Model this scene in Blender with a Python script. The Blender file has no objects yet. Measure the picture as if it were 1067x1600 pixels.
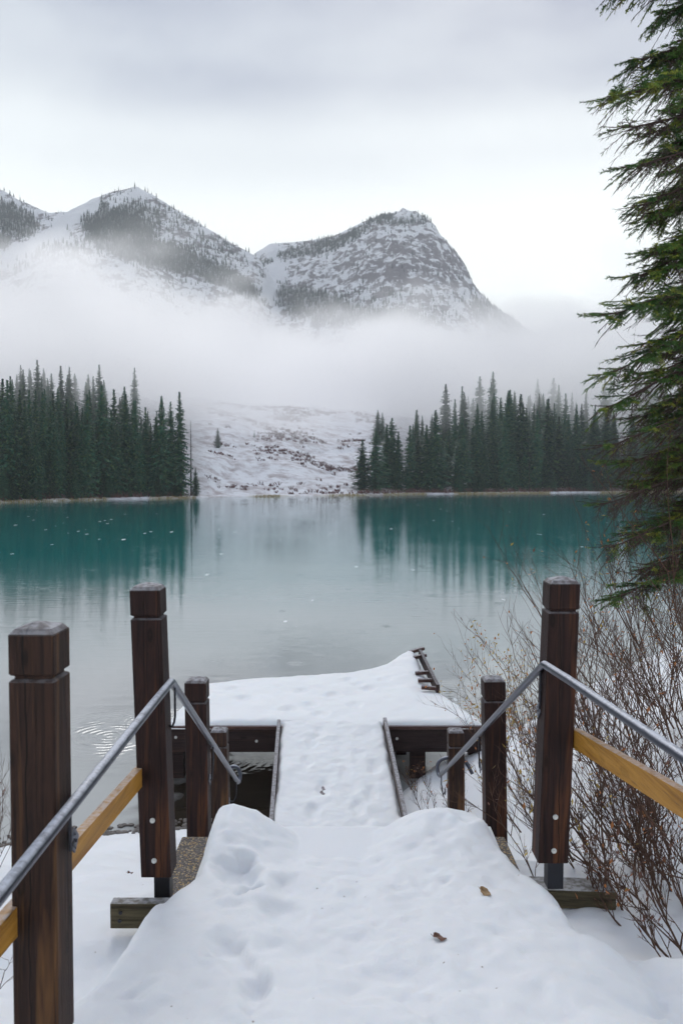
import bpy, math, random
import numpy as np
from mathutils import Vector, Matrix

# ------------------------------------------------------------------ camera, sky, sun
F = 1300.0; EYE = 4.0; HOR = 745.0; CX = 533.5; CY = 800.0
PITCH = math.atan((CY - HOR) / F)
scene = bpy.context.scene
COL = scene.collection
cam_d = bpy.data.cameras.new('camera'); cam = bpy.data.objects.new('camera', cam_d); COL.objects.link(cam)
cam.location = (0, 0, EYE); cam.rotation_euler = (math.pi / 2 - PITCH, 0, 0)
cam_d.sensor_fit = 'VERTICAL'; cam_d.sensor_height = 36.0; cam_d.sensor_width = 24.0
cam_d.lens = F / 1600.0 * 36.0
cam_d.clip_start = 0.05; cam_d.clip_end = 6000
cam_d.dof.use_dof = True; cam_d.dof.focus_distance = 6.5; cam_d.dof.aperture_fstop = 5.0
scene.camera = cam
scene.view_settings.view_transform = 'Standard'; scene.view_settings.look = 'None'
scene.view_settings.gamma = 1.0; scene.view_settings.exposure = 0.50
cy = scene.cycles
cy.max_bounces = 12; cy.diffuse_bounces = 4; cy.glossy_bounces = 3; cy.transmission_bounces = 4
cy.volume_bounces = 6; cy.transparent_max_bounces = 8
cy.volume_step_rate = 1.0; cy.volume_max_steps = 64
cy.use_denoising = True
cy.use_adaptive_sampling = True; cy.adaptive_threshold = 0.03
cy.sample_clamp_indirect = 4.0

world = bpy.data.worlds.new('World'); scene.world = world; world.use_nodes = True
SUN_EL, SUN_AZ = math.radians(38), math.radians(-12)      # soft light from behind the cloud over the lake

def nodes_of(nt):
    nt.nodes.clear()
    def N(t, **kw):
        n = nt.nodes.new(t)
        for k, v in kw.items():
            if k.startswith('i_'):
                key = k[2:]
                key = int(key) if key.isdigit() else key.replace('_', ' ')
                n.inputs[key].default_value = v
            else:
                setattr(n, k, v)
        return n
    def L(a, b): nt.links.new(a, b)
    return N, L

def ramp(N, pts, interp='LINEAR'):
    r = N('ShaderNodeValToRGB'); cr = r.color_ramp; cr.interpolation = interp
    while len(cr.elements) < len(pts): cr.elements.new(0.5)
    for e, (p, c) in zip(cr.elements, pts):
        e.position = p; e.color = (c, c, c, 1) if not isinstance(c, tuple) else (*c, 1)
    return r

def mixc(N, L, fac, a, b, mode='MIX'):
    m = N('ShaderNodeMix', data_type='RGBA', blend_type=mode)
    for sock, v in ((m.inputs['Factor'], fac), (m.inputs[6], a), (m.inputs[7], b)):
        if hasattr(v, 'is_linked'): L(v, sock)
        elif isinstance(v, tuple): sock.default_value = (*v, 1)
        else: sock.default_value = v
    return m.outputs[2]

def math_(N, L, op, a, b=None, c=None, clamp=False):
    m = N('ShaderNodeMath', operation=op, use_clamp=clamp)
    for i, v in enumerate((a, b, c)):
        if v is None: continue
        if hasattr(v, 'is_linked'): L(v, m.inputs[i])
        else: m.inputs[i].default_value = v
    return m.outputs[0]

N, L = nodes_of(world.node_tree)
sky = N('ShaderNodeTexSky', sky_type='NISHITA', sun_disc=False, sun_elevation=SUN_EL, sun_rotation=-SUN_AZ)
bg_sky = N('ShaderNodeBackground', i_Strength=0.10); L(sky.outputs[0], bg_sky.inputs[0])
tc = N('ShaderNodeTexCoord')
sep = N('ShaderNodeSeparateXYZ'); L(tc.outputs['Generated'], sep.inputs[0])
mp = N('ShaderNodeMapping'); mp.inputs['Scale'].default_value = (1.0, 1.0, 2.2); L(tc.outputs['Generated'], mp.inputs[0])
cn = N('ShaderNodeTexNoise', i_Scale=2.1, i_Detail=6.0, i_Roughness=0.5, i_Distortion=0.25); L(mp.outputs[0], cn.inputs['Vector'])
cfac = ramp(N, [(0.33, 0.0), (0.68, 1.0)], 'EASE'); L(cn.outputs[0], cfac.inputs[0])
zf = ramp(N, [(0.0, 0.0), (0.28, 0.02), (0.36, 0.32), (0.43, 0.80), (0.50, 1.0)], 'EASE'); L(sep.outputs[2], zf.inputs[0])
fac = math_(N, L, 'MULTIPLY', zf.outputs[0], math_(N, L, 'MULTIPLY_ADD', cfac.outputs[0], 0.5, 0.68), clamp=True)
cloud = mixc(N, L, fac, (0.80, 0.84, 0.83), (0.25, 0.28, 0.365))
bg_cl = N('ShaderNodeBackground', i_Strength=1.06); L(cloud, bg_cl.inputs[0])
mx = N('ShaderNodeMixShader'); mx.inputs[0].default_value = 0.93
L(bg_sky.outputs[0], mx.inputs[1]); L(bg_cl.outputs[0], mx.inputs[2])
wo = N('ShaderNodeOutputWorld'); L(mx.outputs[0], wo.inputs[0])

sun_d = bpy.data.lights.new('sun', 'SUN'); sun_d.energy = 0.9; sun_d.angle = math.radians(25); sun_d.color = (1, 0.97, 0.93)
sun = bpy.data.objects.new('sun', sun_d); COL.objects.link(sun)
sdir = Vector((math.sin(SUN_AZ) * math.cos(SUN_EL), math.cos(SUN_AZ) * math.cos(SUN_EL), math.sin(SUN_EL)))
sun.rotation_euler = sdir.to_track_quat('Z', 'Y').to_euler()

# ------------------------------------------------------------------ helpers
rnd = random.Random(11)
CP, SP = math.cos(PITCH), math.sin(PITCH)
def U(px, py, d):
    """point at forward distance d seen at photo pixel (px, py)"""
    a = (px - CX) / F; b = (CY - py) / F
    dy = CP + b * SP; dz = -SP + b * CP
    s = d / dy
    return Vector((a * s, d, EYE + dz * s))
def PX(x, y, z):
    """photo pixel of world points (numpy)"""
    dz = z - EYE
    f = y * CP - dz * SP; u = y * SP + dz * CP
    return CX + F * x / f, CY - F * u / f
def onwater(px, py, z=0.0):
    a = (px - CX) / F; b = (CY - py) / F
    dy = CP + b * SP; dz = -SP + b * CP
    s = (z - EYE) / dz
    return Vector((a * s, dy * s, z))

def prop(o, label=None, cat=None, group=None, kind=None):
    if label: o['label'] = label
    if cat: o['category'] = cat
    if group: o['group'] = group
    if kind: o['kind'] = kind
    return o
def thing(name, label, cat, loc=(0, 0, 0), group=None, rz=0):
    o = bpy.data.objects.new(name, None); COL.objects.link(o); o.location = loc; o.rotation_euler = (0, 0, rz)
    o.empty_display_size = 0.2
    return prop(o, label, cat, group)

class MB:
    def __init__(s): s.v = []; s.f = []; s.m = []
    def add(s, vs, fs, mi=0):
        b = len(s.v); s.v.extend(tuple(v) for v in vs); s.f.extend(tuple(i + b for i in f) for f in fs); s.m.extend([mi] * len(fs))
    def box(s, c, size, mi=0, rot=None, bev=0.0):
        hx, hy, hz = (k / 2 for k in size); c = Vector(c)
        if bev <= 0:
            vs = [Vector((sx * hx, sy * hy, sz * hz)) for sx in (-1, 1) for sy in (-1, 1) for sz in (-1, 1)]
            fs = [(0, 1, 3, 2), (4, 6, 7, 5), (0, 4, 5, 1), (2, 3, 7, 6), (0, 2, 6, 4), (1, 5, 7, 3)]
            if rot is not None: vs = [rot @ v for v in vs]
            s.add([v + c for v in vs], fs, mi); return
        import bmesh
        bm = bmesh.new(); bmesh.ops.create_cube(bm, size=1.0)
        for v in bm.verts: v.co = Vector((v.co.x * size[0], v.co.y * size[1], v.co.z * size[2]))
        bmesh.ops.bevel(bm, geom=bm.edges[:], offset=bev, segments=2, affect='EDGES', profile=0.6)
        if rot is not None:
            for v in bm.verts: v.co = rot @ v.co
        for i, v in enumerate(bm.verts): v.index = i
        s.add([v.co + c for v in bm.verts], [[v.index for v in f.verts] for f in bm.faces], mi); bm.free()
    def beam(s, a, b, w, h, mi=0, bev=0.0, roll=0.0):
        a = Vector(a); b = Vector(b); d = b - a
        q = d.to_track_quat('Y', 'Z').to_matrix()
        if roll: q = q @ Matrix.Rotation(roll, 3, 'Y')
        s.box((a + b) / 2, (w, d.length, h), mi, q, bev)
    def tube(s, pts, rad, n=8, mi=0, cap=True):
        pts = [Vector(p) for p in pts]
        if not hasattr(rad, '__len__'): rad = [rad] * len(pts)
        base = len(s.v); up = Vector((0.13, 0.31, 0.94)); prev = None
        for i, p in enumerate(pts):
            t = (pts[min(i + 1, len(pts) - 1)] - pts[max(i - 1, 0)])
            if t.length < 1e-9: t = Vector((0, 0, 1))
            t.normalize()
            if prev is None:
                prev = t.cross(up)
                if prev.length < 1e-3: prev = t.cross(Vector((1, 0, 0)))
            u = prev - t * prev.dot(t); u.normalize(); prev = u; w = t.cross(u)
            for k in range(n):
                a = 2 * math.pi * k / n
                s.v.append(tuple(p + (u * math.cos(a) + w * math.sin(a)) * rad[i]))
        for i in range(len(pts) - 1):
            for k in range(n):
                k2 = (k + 1) % n
                s.f.append((base + i * n + k, base + i * n + k2, base + (i + 1) * n + k2, base + (i + 1) * n + k)); s.m.append(mi)
        if cap and n > 3:
            s.f.append(tuple(base + k for k in reversed(range(n)))); s.m.append(mi)
            e = base + (len(pts) - 1) * n
            s.f.append(tuple(e + k for k in range(n))); s.m.append(mi)
    def mesh(s, name):
        me = bpy.data.meshes.new(name); me.from_pydata(s.v, [], s.f); return me
    def build(s, name, mats, parent=None, smooth=False, local=True):
        me = s.mesh(name)
        if not isinstance(mats, (list, tuple)): mats = [mats]
        for m in mats: me.materials.append(m)
        if len(mats) > 1: me.polygons.foreach_set('material_index', s.m)
        if smooth: me.polygons.foreach_set('use_smooth', [True] * len(me.polygons))
        o = bpy.data.objects.new(name, me); COL.objects.link(o)
        if parent is not None:
            o.parent = parent
            if local:      # mesh written in world coordinates -> move into the parent's frame
                bpy.context.view_layer.update() if False else None
                mw = Matrix.LocRotScale(parent.location, parent.rotation_euler, parent.scale)
                if parent.parent is not None:
                    pp = parent.parent; mw = Matrix.LocRotScale(pp.location, pp.rotation_euler, pp.scale) @ mw
                me.transform(mw.inverted())
        return o

def hash2(ix, iy, seed):
    n = (ix.astype(np.int64) * 374761393 + iy.astype(np.int64) * 668265263 + seed * 982451653) & 0xffffffff
    n = ((n ^ (n >> 13)) * 1274126177) & 0xffffffff
    n = n ^ (n >> 16)
    return (n & 0xffff) / 65535.0
def vnoise(x, y, seed=0):
    x = np.asarray(x, float); y = np.asarray(y, float)
    ix = np.floor(x); iy = np.floor(y); fx = x - ix; fy = y - iy
    fx = fx * fx * fx * (fx * (fx * 6 - 15) + 10); fy = fy * fy * fy * (fy * (fy * 6 - 15) + 10)
    a = hash2(ix, iy, seed); b = hash2(ix + 1, iy, seed); c = hash2(ix, iy + 1, seed); d = hash2(ix + 1, iy + 1, seed)
    return (a + (b - a) * fx) * (1 - fy) + (c + (d - c) * fx) * fy
def fbm(x, y, o=4, seed=0, g=0.5):
    s = 0; a = 1; t = 0
    for i in range(o):
        s = s + a * (vnoise(x, y, seed + i * 17) - 0.5); t += a; a *= g; x = x * 2.03 + 5.1; y = y * 2.03 + 3.7
    return s / t * 2
def sstep(a, b, x):
    t = np.clip((np.asarray(x, float) - a) / (b - a), 0, 1); return t * t * (3 - 2 * t)

def grid_obj(name, xs, ys, Z, mat, keep=None, attrs=None, smooth=True):
    X, Y = np.meshgrid(xs, ys); nx, ny = len(xs), len(ys)
    co = np.stack([X.ravel(), Y.ravel(), Z.ravel()], 1)
    idx = np.arange(nx * ny).reshape(ny, nx)
    q = np.stack([idx[:-1, :-1].ravel(), idx[:-1, 1:].ravel(), idx[1:, 1:].ravel(), idx[1:, :-1].ravel()], 1)
    if keep is not None:
        kf = keep.ravel()[q].any(1); q = q[kf]
        used = np.unique(q); remap = -np.ones(len(co), int); remap[used] = np.arange(len(used))
        co = co[used]; q = remap[q]
    else: used = np.arange(len(co))
    me = bpy.data.meshes.new(name); me.vertices.add(len(co)); me.vertices.foreach_set('co', co.ravel())
    me.loops.add(q.size); me.loops.foreach_set('vertex_index', q.ravel().astype(np.int32))
    me.polygons.add(len(q)); me.polygons.foreach_set('loop_start', np.arange(0, q.size, 4, dtype=np.int32))
    me.update(calc_edges=True); me.validate()
    if smooth: me.polygons.foreach_set('use_smooth', [True] * len(me.polygons))
    for k, a in (attrs or {}).items():
        at = me.attributes.new(k, 'FLOAT', 'POINT'); at.data.foreach_set('value', a.ravel()[used].astype(np.float32))
    me.materials.append(mat)
    o = bpy.data.objects.new(name, me); COL.objects.link(o)
    return o

def material(name):
    m = bpy.data.materials.new(name); m.use_nodes = True
    N, L = nodes_of(m.node_tree)
    out = N('ShaderNodeOutputMaterial'); p = N('ShaderNodeBsdfPrincipled'); L(p.outputs[0], out.inputs[0])
    return m, N, L, p, out

# ------------------------------------------------------------------ materials
def mat_snow(name, col=(0.84, 0.86, 0.885), scale=1.0, dirt=0.0):
    m, N, L, p, out = material(name)
    tc = N('ShaderNodeTexCoord')
    n1 = N('ShaderNodeTexNoise', i_Scale=2.2 * scale, i_Detail=8.0, i_Roughness=0.6); L(tc.outputs['Object'], n1.inputs['Vector'])
    n2 = N('ShaderNodeTexNoise', i_Scale=90.0 * scale, i_Detail=3.0); L(tc.outputs['Object'], n2.inputs['Vector'])
    c = mixc(N, L, n1.outputs[0], tuple(k * 0.93 for k in col), tuple(min(1, k * 1.05) for k in col))
    if dirt:
        v = N('ShaderNodeTexVoronoi', i_Scale=14.0); L(tc.outputs['Object'], v.inputs['Vector'])
        w = N('ShaderNodeTexNoise', i_Scale=1.7, i_Detail=2.0); L(tc.outputs['Object'], w.inputs['Vector'])
        t = math_(N, L, 'MULTIPLY', math_(N, L, 'LESS_THAN', v.outputs[0], 0.055), math_(N, L, 'GREATER_THAN', w.outputs[0], 0.56))
        c = mixc(N, L, math_(N, L, 'MULTIPLY', t, dirt), c, (0.20, 0.14, 0.09))
    L(c, p.inputs['Base Color'])
    p.inputs['Roughness'].default_value = 0.62; p.inputs['Specular IOR Level'].default_value = 0.25
    p.inputs['Subsurface Weight'].default_value = 0.25; p.inputs['Subsurface Radius'].default_value = (0.6, 0.8, 1.0)
    p.inputs['Subsurface Scale'].default_value = 0.03
    b1 = N('ShaderNodeBump', i_Strength=0.35, i_Distance=0.03 / scale); L(n1.outputs[0], b1.inputs['Height'])
    b2 = N('ShaderNodeBump', i_Strength=0.35, i_Distance=0.004); L(n2.outputs[0], b2.inputs['Height']); L(b1.outputs[0], b2.inputs['Normal'])
    L(b2.outputs[0], p.inputs['Normal'])
    return m
M_SNOW = mat_snow('snow', dirt=0.8)
M_DSNOW = mat_snow('dock_snow', (0.86, 0.88, 0.895))

def mat_wood(name, dark, light, streak, frost=0.0, axis='Z', rough=0.6, fscale=1.0, streak_amt=0.5, crack=0.0):
    m, N, L, p, out = material(name)
    tc = N('ShaderNodeTexCoord'); mp = N('ShaderNodeMapping')
    sc = {'Z': (26, 26, 1.6), 'Y': (26, 1.6, 26), 'X': (1.6, 26, 26)}[axis]
    mp.inputs['Scale'].default_value = tuple(k * fscale for k in sc); L(tc.outputs['Object'], mp.inputs[0])
    g = N('ShaderNodeTexNoise', i_Scale=1.0, i_Detail=7.0, i_Roughness=0.68, i_Distortion=1.9); L(mp.outputs[0], g.inputs['Vector'])
    mp2 = N('ShaderNodeMapping'); mp2.inputs['Scale'].default_value = tuple(k * 0.42 * fscale for k in sc); L(tc.outputs['Object'], mp2.inputs[0])
    s = N('ShaderNodeTexNoise', i_Scale=1.0, i_Detail=4.0, i_Roughness=0.6, i_Distortion=0.6); L(mp2.outputs[0], s.inputs['Vector'])
    gr = ramp(N, [(0.3, 0.0), (0.72, 1.0)]); L(g.outputs[0], gr.inputs[0])
    c = mixc(N, L, gr.outputs[0], dark, light)
    sr = ramp(N, [(0.54, 0.0), (0.74, streak_amt)]); L(s.outputs[0], sr.inputs[0])
    c = mixc(N, L, sr.outputs[0], c, streak)
    # fine dark checks in the grain
    mp3 = N('ShaderNodeMapping'); mp3.inputs['Scale'].default_value = tuple(k * 2.6 * fscale if k > 10 else k * 0.8 for k in sc); L(tc.outputs['Object'], mp3.inputs[0])
    k3 = N('ShaderNodeTexNoise', i_Scale=1.0, i_Detail=3.0); L(mp3.outputs[0], k3.inputs['Vector'])
    kr = ramp(N, [(0.30, 1.0), (0.38, 0.0)]); L(k3.outputs[0], kr.inputs[0])
    c = mixc(N, L, math_(N, L, 'MULTIPLY', kr.outputs[0], 0.6), c, tuple(k * 0.3 for k in dark))
    # knots, and long drying cracks
    kn = N('ShaderNodeTexVoronoi', i_Scale=1.0); mk = N('ShaderNodeMapping')
    mk.inputs['Scale'].default_value = {'Z': (9, 9, 3.2), 'Y': (9, 3.2, 9), 'X': (3.2, 9, 9)}[axis]; L(tc.outputs['Object'], mk.inputs[0]); L(mk.outputs[0], kn.inputs['Vector'])
    kr2 = ramp(N, [(0.06, 1.0), (0.22, 0.0)]); L(kn.outputs['Distance'], kr2.inputs[0])
    c = mixc(N, L, math_(N, L, 'MULTIPLY', kr2.outputs[0], 0.8), c, tuple(k * 0.25 for k in dark))
    ringy = math_(N, L, 'SINE', math_(N, L, 'MULTIPLY', kn.outputs['Distance'], 55.0))
    kr3 = ramp(N, [(0.18, 1.0), (0.42, 0.0)]); L(kn.outputs['Distance'], kr3.inputs[0])
    c = mixc(N, L, math_(N, L, 'MULTIPLY', math_(N, L, 'MULTIPLY', kr3.outputs[0], math_(N, L, 'MULTIPLY_ADD', ringy, 0.5, 0.5)), 0.35), c, light)
    if axis == 'Z':
        cs = N('ShaderNodeSeparateXYZ'); L(tc.outputs['Object'], cs.inputs[0])
        cz = N('ShaderNodeTexNoise', i_Scale=1.0, i_Detail=3.0); mz = N('ShaderNodeMapping'); mz.inputs['Scale'].default_value = (0.5, 0.5, 3.0); L(tc.outputs['Object'], mz.inputs[0]); L(mz.outputs[0], cz.inputs['Vector'])
        cw_ = math_(N, L, 'ABSOLUTE', math_(N, L, 'ADD', math_(N, L, 'MULTIPLY_ADD', cz.outputs[0], 0.05, -0.018 + crack), cs.outputs[0]))
        ck = math_(N, L, 'LESS_THAN', cw_, math_(N, L, 'MULTIPLY_ADD', k3.outputs[0], 0.005, -0.0003))
        c = mixc(N, L, math_(N, L, 'MULTIPLY', ck, 0.9), c, (0.004, 0.003, 0.003))
    rgh = rough
    if frost > 0:
        ge = N('ShaderNodeNewGeometry'); sp = N('ShaderNodeSeparateXYZ'); L(ge.outputs['Normal'], sp.inputs[0])
        fr = ramp(N, [(0.35, 0.0), (0.80, 1.0)]); L(sp.outputs[2], fr.inputs[0])
        fn = N('ShaderNodeTexNoise', i_Scale=38.0, i_Detail=5.0); L(tc.outputs['Object'], fn.inputs['Vector'])
        fr2 = ramp(N, [(0.36, 0.25), (0.60, 1.0)]); L(fn.outputs[0], fr2.inputs[0])
        ff = math_(N, L, 'MULTIPLY', math_(N, L, 'MULTIPLY', fr.outputs[0], fr2.outputs[0]), frost)
        c = mixc(N, L, ff, c, (0.66, 0.68, 0.74))
    L(c, p.inputs['Base Color']); p.inputs['Roughness'].default_value = rgh
    p.inputs['Specular IOR Level'].default_value = 0.18
    b = N('ShaderNodeBump', i_Strength=0.9, i_Distance=0.004); L(g.outputs[0], b.inputs['Height'])
    b2 = N('ShaderNodeBump', i_Strength=0.6, i_Distance=0.004, invert=True); L(kr.outputs[0], b2.inputs['Height']); L(b.outputs[0], b2.inputs['Normal'])
    L(b2.outputs[0], p.inputs['Normal'])
    return m
M_POST = mat_wood('stained_post_wood', (0.009, 0.005, 0.006), (0.040, 0.018, 0.014), (0.18, 0.065, 0.022), 0.2, streak_amt=0.7, crack=-0.03)
M_POST_GREY = mat_wood('weathered_post_wood', (0.011, 0.007, 0.007), (0.055, 0.027, 0.018), (0.23, 0.11, 0.038), 0.2, streak_amt=0.8, crack=0.01)
M_CAP = mat_wood('post_cap_wood', (0.05, 0.04, 0.04), (0.14, 0.11, 0.10), (0.2, 0.15, 0.11), 0.5)
M_YELLOW = mat_wood('yellow_rail_wood', (0.30, 0.135, 0.022), (0.52, 0.27, 0.055), (0.14, 0.055, 0.015), 0.4, 'Y', 0.45, streak_amt=0.85)
M_TIMBER = mat_wood('old_timber', (0.045, 0.036, 0.022), (0.14, 0.115, 0.065), (0.05, 0.04, 0.03), 0.5, 'X')
M_BEAM = mat_wood('dock_beam_wood', (0.018, 0.012, 0.013), (0.055, 0.035, 0.032), (0.12, 0.06, 0.04), 0.25, 'X')
M_RIM = mat_wood('dock_rim_wood', (0.05, 0.028, 0.026), (0.13, 0.075, 0.065), (0.2, 0.1, 0.07), 0.4, 'X')
M_SIDE = mat_wood('ramp_side_wood', (0.07, 0.055, 0.052), (0.17, 0.14, 0.13), (0.1, 0.06, 0.05), 0.5, 'Y')

def mat_metal():
    m, N, L, p, out = material('frosted_steel')
    tc = N('ShaderNodeTexCoord'); ge = N('ShaderNodeNewGeometry'); sp = N('ShaderNodeSeparateXYZ'); L(ge.outputs['Normal'], sp.inputs[0])
    fr = ramp(N, [(0.45, 0.0), (0.9, 1.0)]); L(sp.outputs[2], fr.inputs[0])
    n = N('ShaderNodeTexNoise', i_Scale=22.0, i_Detail=6.0, i_Roughness=0.7); L(tc.outputs['Object'], n.inputs['Vector'])
    nr = ramp(N, [(0.34, 0.3), (0.55, 1.0)]); L(n.outputs[0], nr.inputs[0])
    f = math_(N, L, 'MULTIPLY', math_(N, L, 'MULTIPLY', fr.outputs[0], nr.outputs[0]), 0.85)
    L(mixc(N, L, f, (0.085, 0.09, 0.115), (0.66, 0.69, 0.76)), p.inputs['Base Color'])
    L(math_(N, L, 'SUBTRACT', 0.9, f), p.inputs['Metallic'])
    L(math_(N, L, 'MULTIPLY_ADD', f, 0.4, 0.32), p.inputs['Roughness'])
    b = N('ShaderNodeBump', i_Strength=0.5, i_Distance=0.003); L(n.outputs[0], b.inputs['Height']); L(b.outputs[0], p.inputs['Normal'])
    return m
M_STEEL = mat_metal()
def flat(name, col, rough=0.6, metal=0.0, noise=0.15, scale=20.0):
    m, N, L, p, out = material(name)
    tc = N('ShaderNodeTexCoord'); n = N('ShaderNodeTexNoise', i_Scale=scale, i_Detail=4.0); L(tc.outputs['Object'], n.inputs['Vector'])
    L(mixc(N, L, n.outputs[0], tuple(k * (1 - noise) for k in col), tuple(min(1, k * (1 + noise)) for k in col)), p.inputs['Base Color'])
    p.inputs['Roughness'].default_value = rough; p.inputs['Metallic'].default_value = metal
    return m
M_BLACK = flat('dark_steel', (0.035, 0.035, 0.042), 0.45, 0.7)
M_BOLT = flat('bolt_zinc', (0.62, 0.62, 0.60), 0.5, 0.2)

def mat_aggregate():
    m, N, L, p, out = material('exposed_aggregate')
    tc = N('ShaderNodeTexCoord'); v = N('ShaderNodeTexVoronoi', i_Scale=95.0); L(tc.outputs['Object'], v.inputs['Vector'])
    r = ramp(N, [(0.0, (0.50, 0.33, 0.12)), (0.3, (0.10, 0.08, 0.07)), (0.55, (0.45, 0.36, 0.24)), (0.75, (0.16, 0.13, 0.12)), (1.0, (0.55, 0.50, 0.44))], 'CONSTANT')
    sc = N('ShaderNodeSeparateColor'); L(v.outputs['Color'], sc.inputs[0]); L(sc.outputs[0], r.inputs[0])
    d = ramp(N, [(0.35, 0.0), (0.6, 1.0)]); L(v.outputs['Distance'], d.inputs[0])
    L(mixc(N, L, d.outputs[0], r.outputs[0], (0.05, 0.04, 0.035)), p.inputs['Base Color'])
    p.inputs['Roughness'].default_value = 0.45
    b = N('ShaderNodeBump', i_Strength=1.0, i_Distance=0.008, invert=True); L(v.outputs['Distance'], b.inputs['Height']); L(b.outputs[0], p.inputs['Normal'])
    return m
M_AGG = mat_aggregate()

RING = onwater(172, 1150); RING2 = onwater(262, 1128)
def mat_water():
    m, N, L, p, out = material('lake_water')
    ge = N('ShaderNodeNewGeometry'); sep = N('ShaderNodeSeparateXYZ'); L(ge.outputs['Position'], sep.inputs[0])
    # shallow, pale silt bottom by the landing -> deep glacial teal
    dr = ramp(N, [(0.02, 0.0), (0.10, 0.30), (0.19, 0.85), (0.27, 1.0)], 'EASE')
    wob = N('ShaderNodeTexNoise', i_Scale=0.07, i_Detail=3.0); L(ge.outputs['Position'], wob.inputs['Vector'])
    dd = math_(N, L, 'MULTIPLY_ADD', wob.outputs[0], 0.12, math_(N, L, 'MULTIPLY_ADD', sep.outputs[1], 1 / 120.0, -0.15))
    L(dd, dr.inputs[0])
    c = mixc(N, L, dr.outputs[0], (0.42, 0.43, 0.42), (0.004, 0.185, 0.185))
    # shade under the dock, painted into the water colour as a dark brown patch
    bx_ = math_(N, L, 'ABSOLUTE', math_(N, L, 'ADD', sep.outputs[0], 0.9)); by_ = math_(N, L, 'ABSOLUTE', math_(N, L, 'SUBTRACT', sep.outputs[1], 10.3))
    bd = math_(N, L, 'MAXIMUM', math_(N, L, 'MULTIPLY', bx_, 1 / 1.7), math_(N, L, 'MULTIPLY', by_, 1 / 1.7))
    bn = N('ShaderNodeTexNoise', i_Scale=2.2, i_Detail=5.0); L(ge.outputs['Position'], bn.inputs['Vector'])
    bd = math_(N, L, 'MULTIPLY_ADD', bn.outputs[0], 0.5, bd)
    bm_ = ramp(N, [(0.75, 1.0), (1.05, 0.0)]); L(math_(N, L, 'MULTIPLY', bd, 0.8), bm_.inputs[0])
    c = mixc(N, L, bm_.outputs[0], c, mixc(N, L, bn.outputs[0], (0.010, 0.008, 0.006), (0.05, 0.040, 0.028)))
    # bits of ice and foam afloat
    mp = N('ShaderNodeMapping'); mp.inputs['Scale'].default_value = (1.3, 0.42, 1.0); L(ge.outputs['Position'], mp.inputs[0])
    v = N('ShaderNodeTexVoronoi', i_Scale=1.0, i_Randomness=1.0); L(mp.outputs[0], v.inputs['Vector'])
    vs = N('ShaderNodeSeparateColor'); L(v.outputs['Color'], vs.inputs[0])
    sz = math_(N, L, 'MULTIPLY', math_(N, L, 'POWER', vs.outputs[0], 3.0), 0.17)
    spot = math_(N, L, 'LESS_THAN', v.outputs['Distance'], sz)
    pn = N('ShaderNodeTexNoise', i_Scale=0.045, i_Detail=2.0); L(ge.outputs['Position'], pn.inputs['Vector'])
    spot = math_(N, L, 'MULTIPLY', spot, math_(N, L, 'GREATER_THAN', pn.outputs[0], 0.46))
    spot = math_(N, L, 'MULTIPLY', spot, 0.75)
    L(mixc(N, L, spot, c, (0.7, 0.75, 0.78)), p.inputs['Base Color'])
    L(math_(N, L, 'MULTIPLY_ADD', spot, 0.6, 0.02), p.inputs['Roughness'])
    p.inputs['IOR'].default_value = 1.38
    # ripples: long crests across the view plus fine chop, calmer in bands
    m1 = N('ShaderNodeMapping'); m1.inputs['Scale'].default_value = (0.9, 3.2, 1); m1.inputs['Rotation'].default_value = (0, 0, 0.12); L(ge.outputs['Position'], m1.inputs[0])
    n1 = N('ShaderNodeTexNoise', i_Scale=1.0, i_Detail=4.0, i_Roughness=0.55, i_Distortion=0.3); L(m1.outputs[0], n1.inputs['Vector'])
    m2 = N('ShaderNodeMapping'); m2.inputs['Scale'].default_value = (3.5, 9.0, 1); m2.inputs['Rotation'].default_value = (0, 0, -0.1); L(ge.outputs['Position'], m2.inputs[0])
    n2 = N('ShaderNodeTexNoise', i_Scale=1.0, i_Detail=2.0); L(m2.outputs[0], n2.inputs['Vector'])
    band = N('ShaderNodeTexNoise', i_Scale=0.12, i_Detail=2.0); L(ge.outputs['Position'], band.inputs['Vector'])
    br = ramp(N, [(0.35, 0.35), (0.65, 1.0)]); L(band.outputs[0], br.inputs[0])
    h = math_(N, L, 'MULTIPLY', math_(N, L, 'MULTIPLY_ADD', n2.outputs[0], 0.22, n1.outputs[0]), br.outputs[0])
    h = math_(N, L, 'MULTIPLY', h, 0.0095)
    rn = N('ShaderNodeTexNoise', i_Scale=2.3, i_Detail=2.0); L(ge.outputs['Position'], rn.inputs['Vector'])
    rm = ramp(N, [(0.30, 0.25), (0.60, 1.0)]); L(rn.outputs[0], rm.inputs[0])
    def rings(cen, R, lam, amp):
        vd = N('ShaderNodeVectorMath', operation='DISTANCE'); L(ge.outputs['Position'], vd.inputs[0]); vd.inputs[1].default_value = tuple(cen)
        s = math_(N, L, 'SINE', math_(N, L, 'MULTIPLY', math_(N, L, 'MULTIPLY_ADD', rn.outputs[0], 0.02, vd.outputs['Value']), 2 * math.pi / lam))
        fo = N('ShaderNodeMapRange', clamp=True); L(vd.outputs['Value'], fo.inputs[0])
        fo.inputs[1].default_value = R; fo.inputs[2].default_value = R * 0.3; fo.inputs[3].default_value = 0; fo.inputs[4].default_value = 1
        return math_(N, L, 'MULTIPLY', math_(N, L, 'MULTIPLY', math_(N, L, 'MULTIPLY', s, fo.outputs[0]), rm.outputs[0]), amp)
    for cen, R, lam, amp in ((RING, 1.6, 0.125, 0.0030), (RING2, 1.0, 0.09, 0.004), (onwater(700, 1085), 1.3, 0.16, 0.003), (onwater(330, 1186), 1.0, 0.11, 0.002)):
        h = math_(N, L, 'ADD', h, rings(cen, R, lam, amp))
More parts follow.
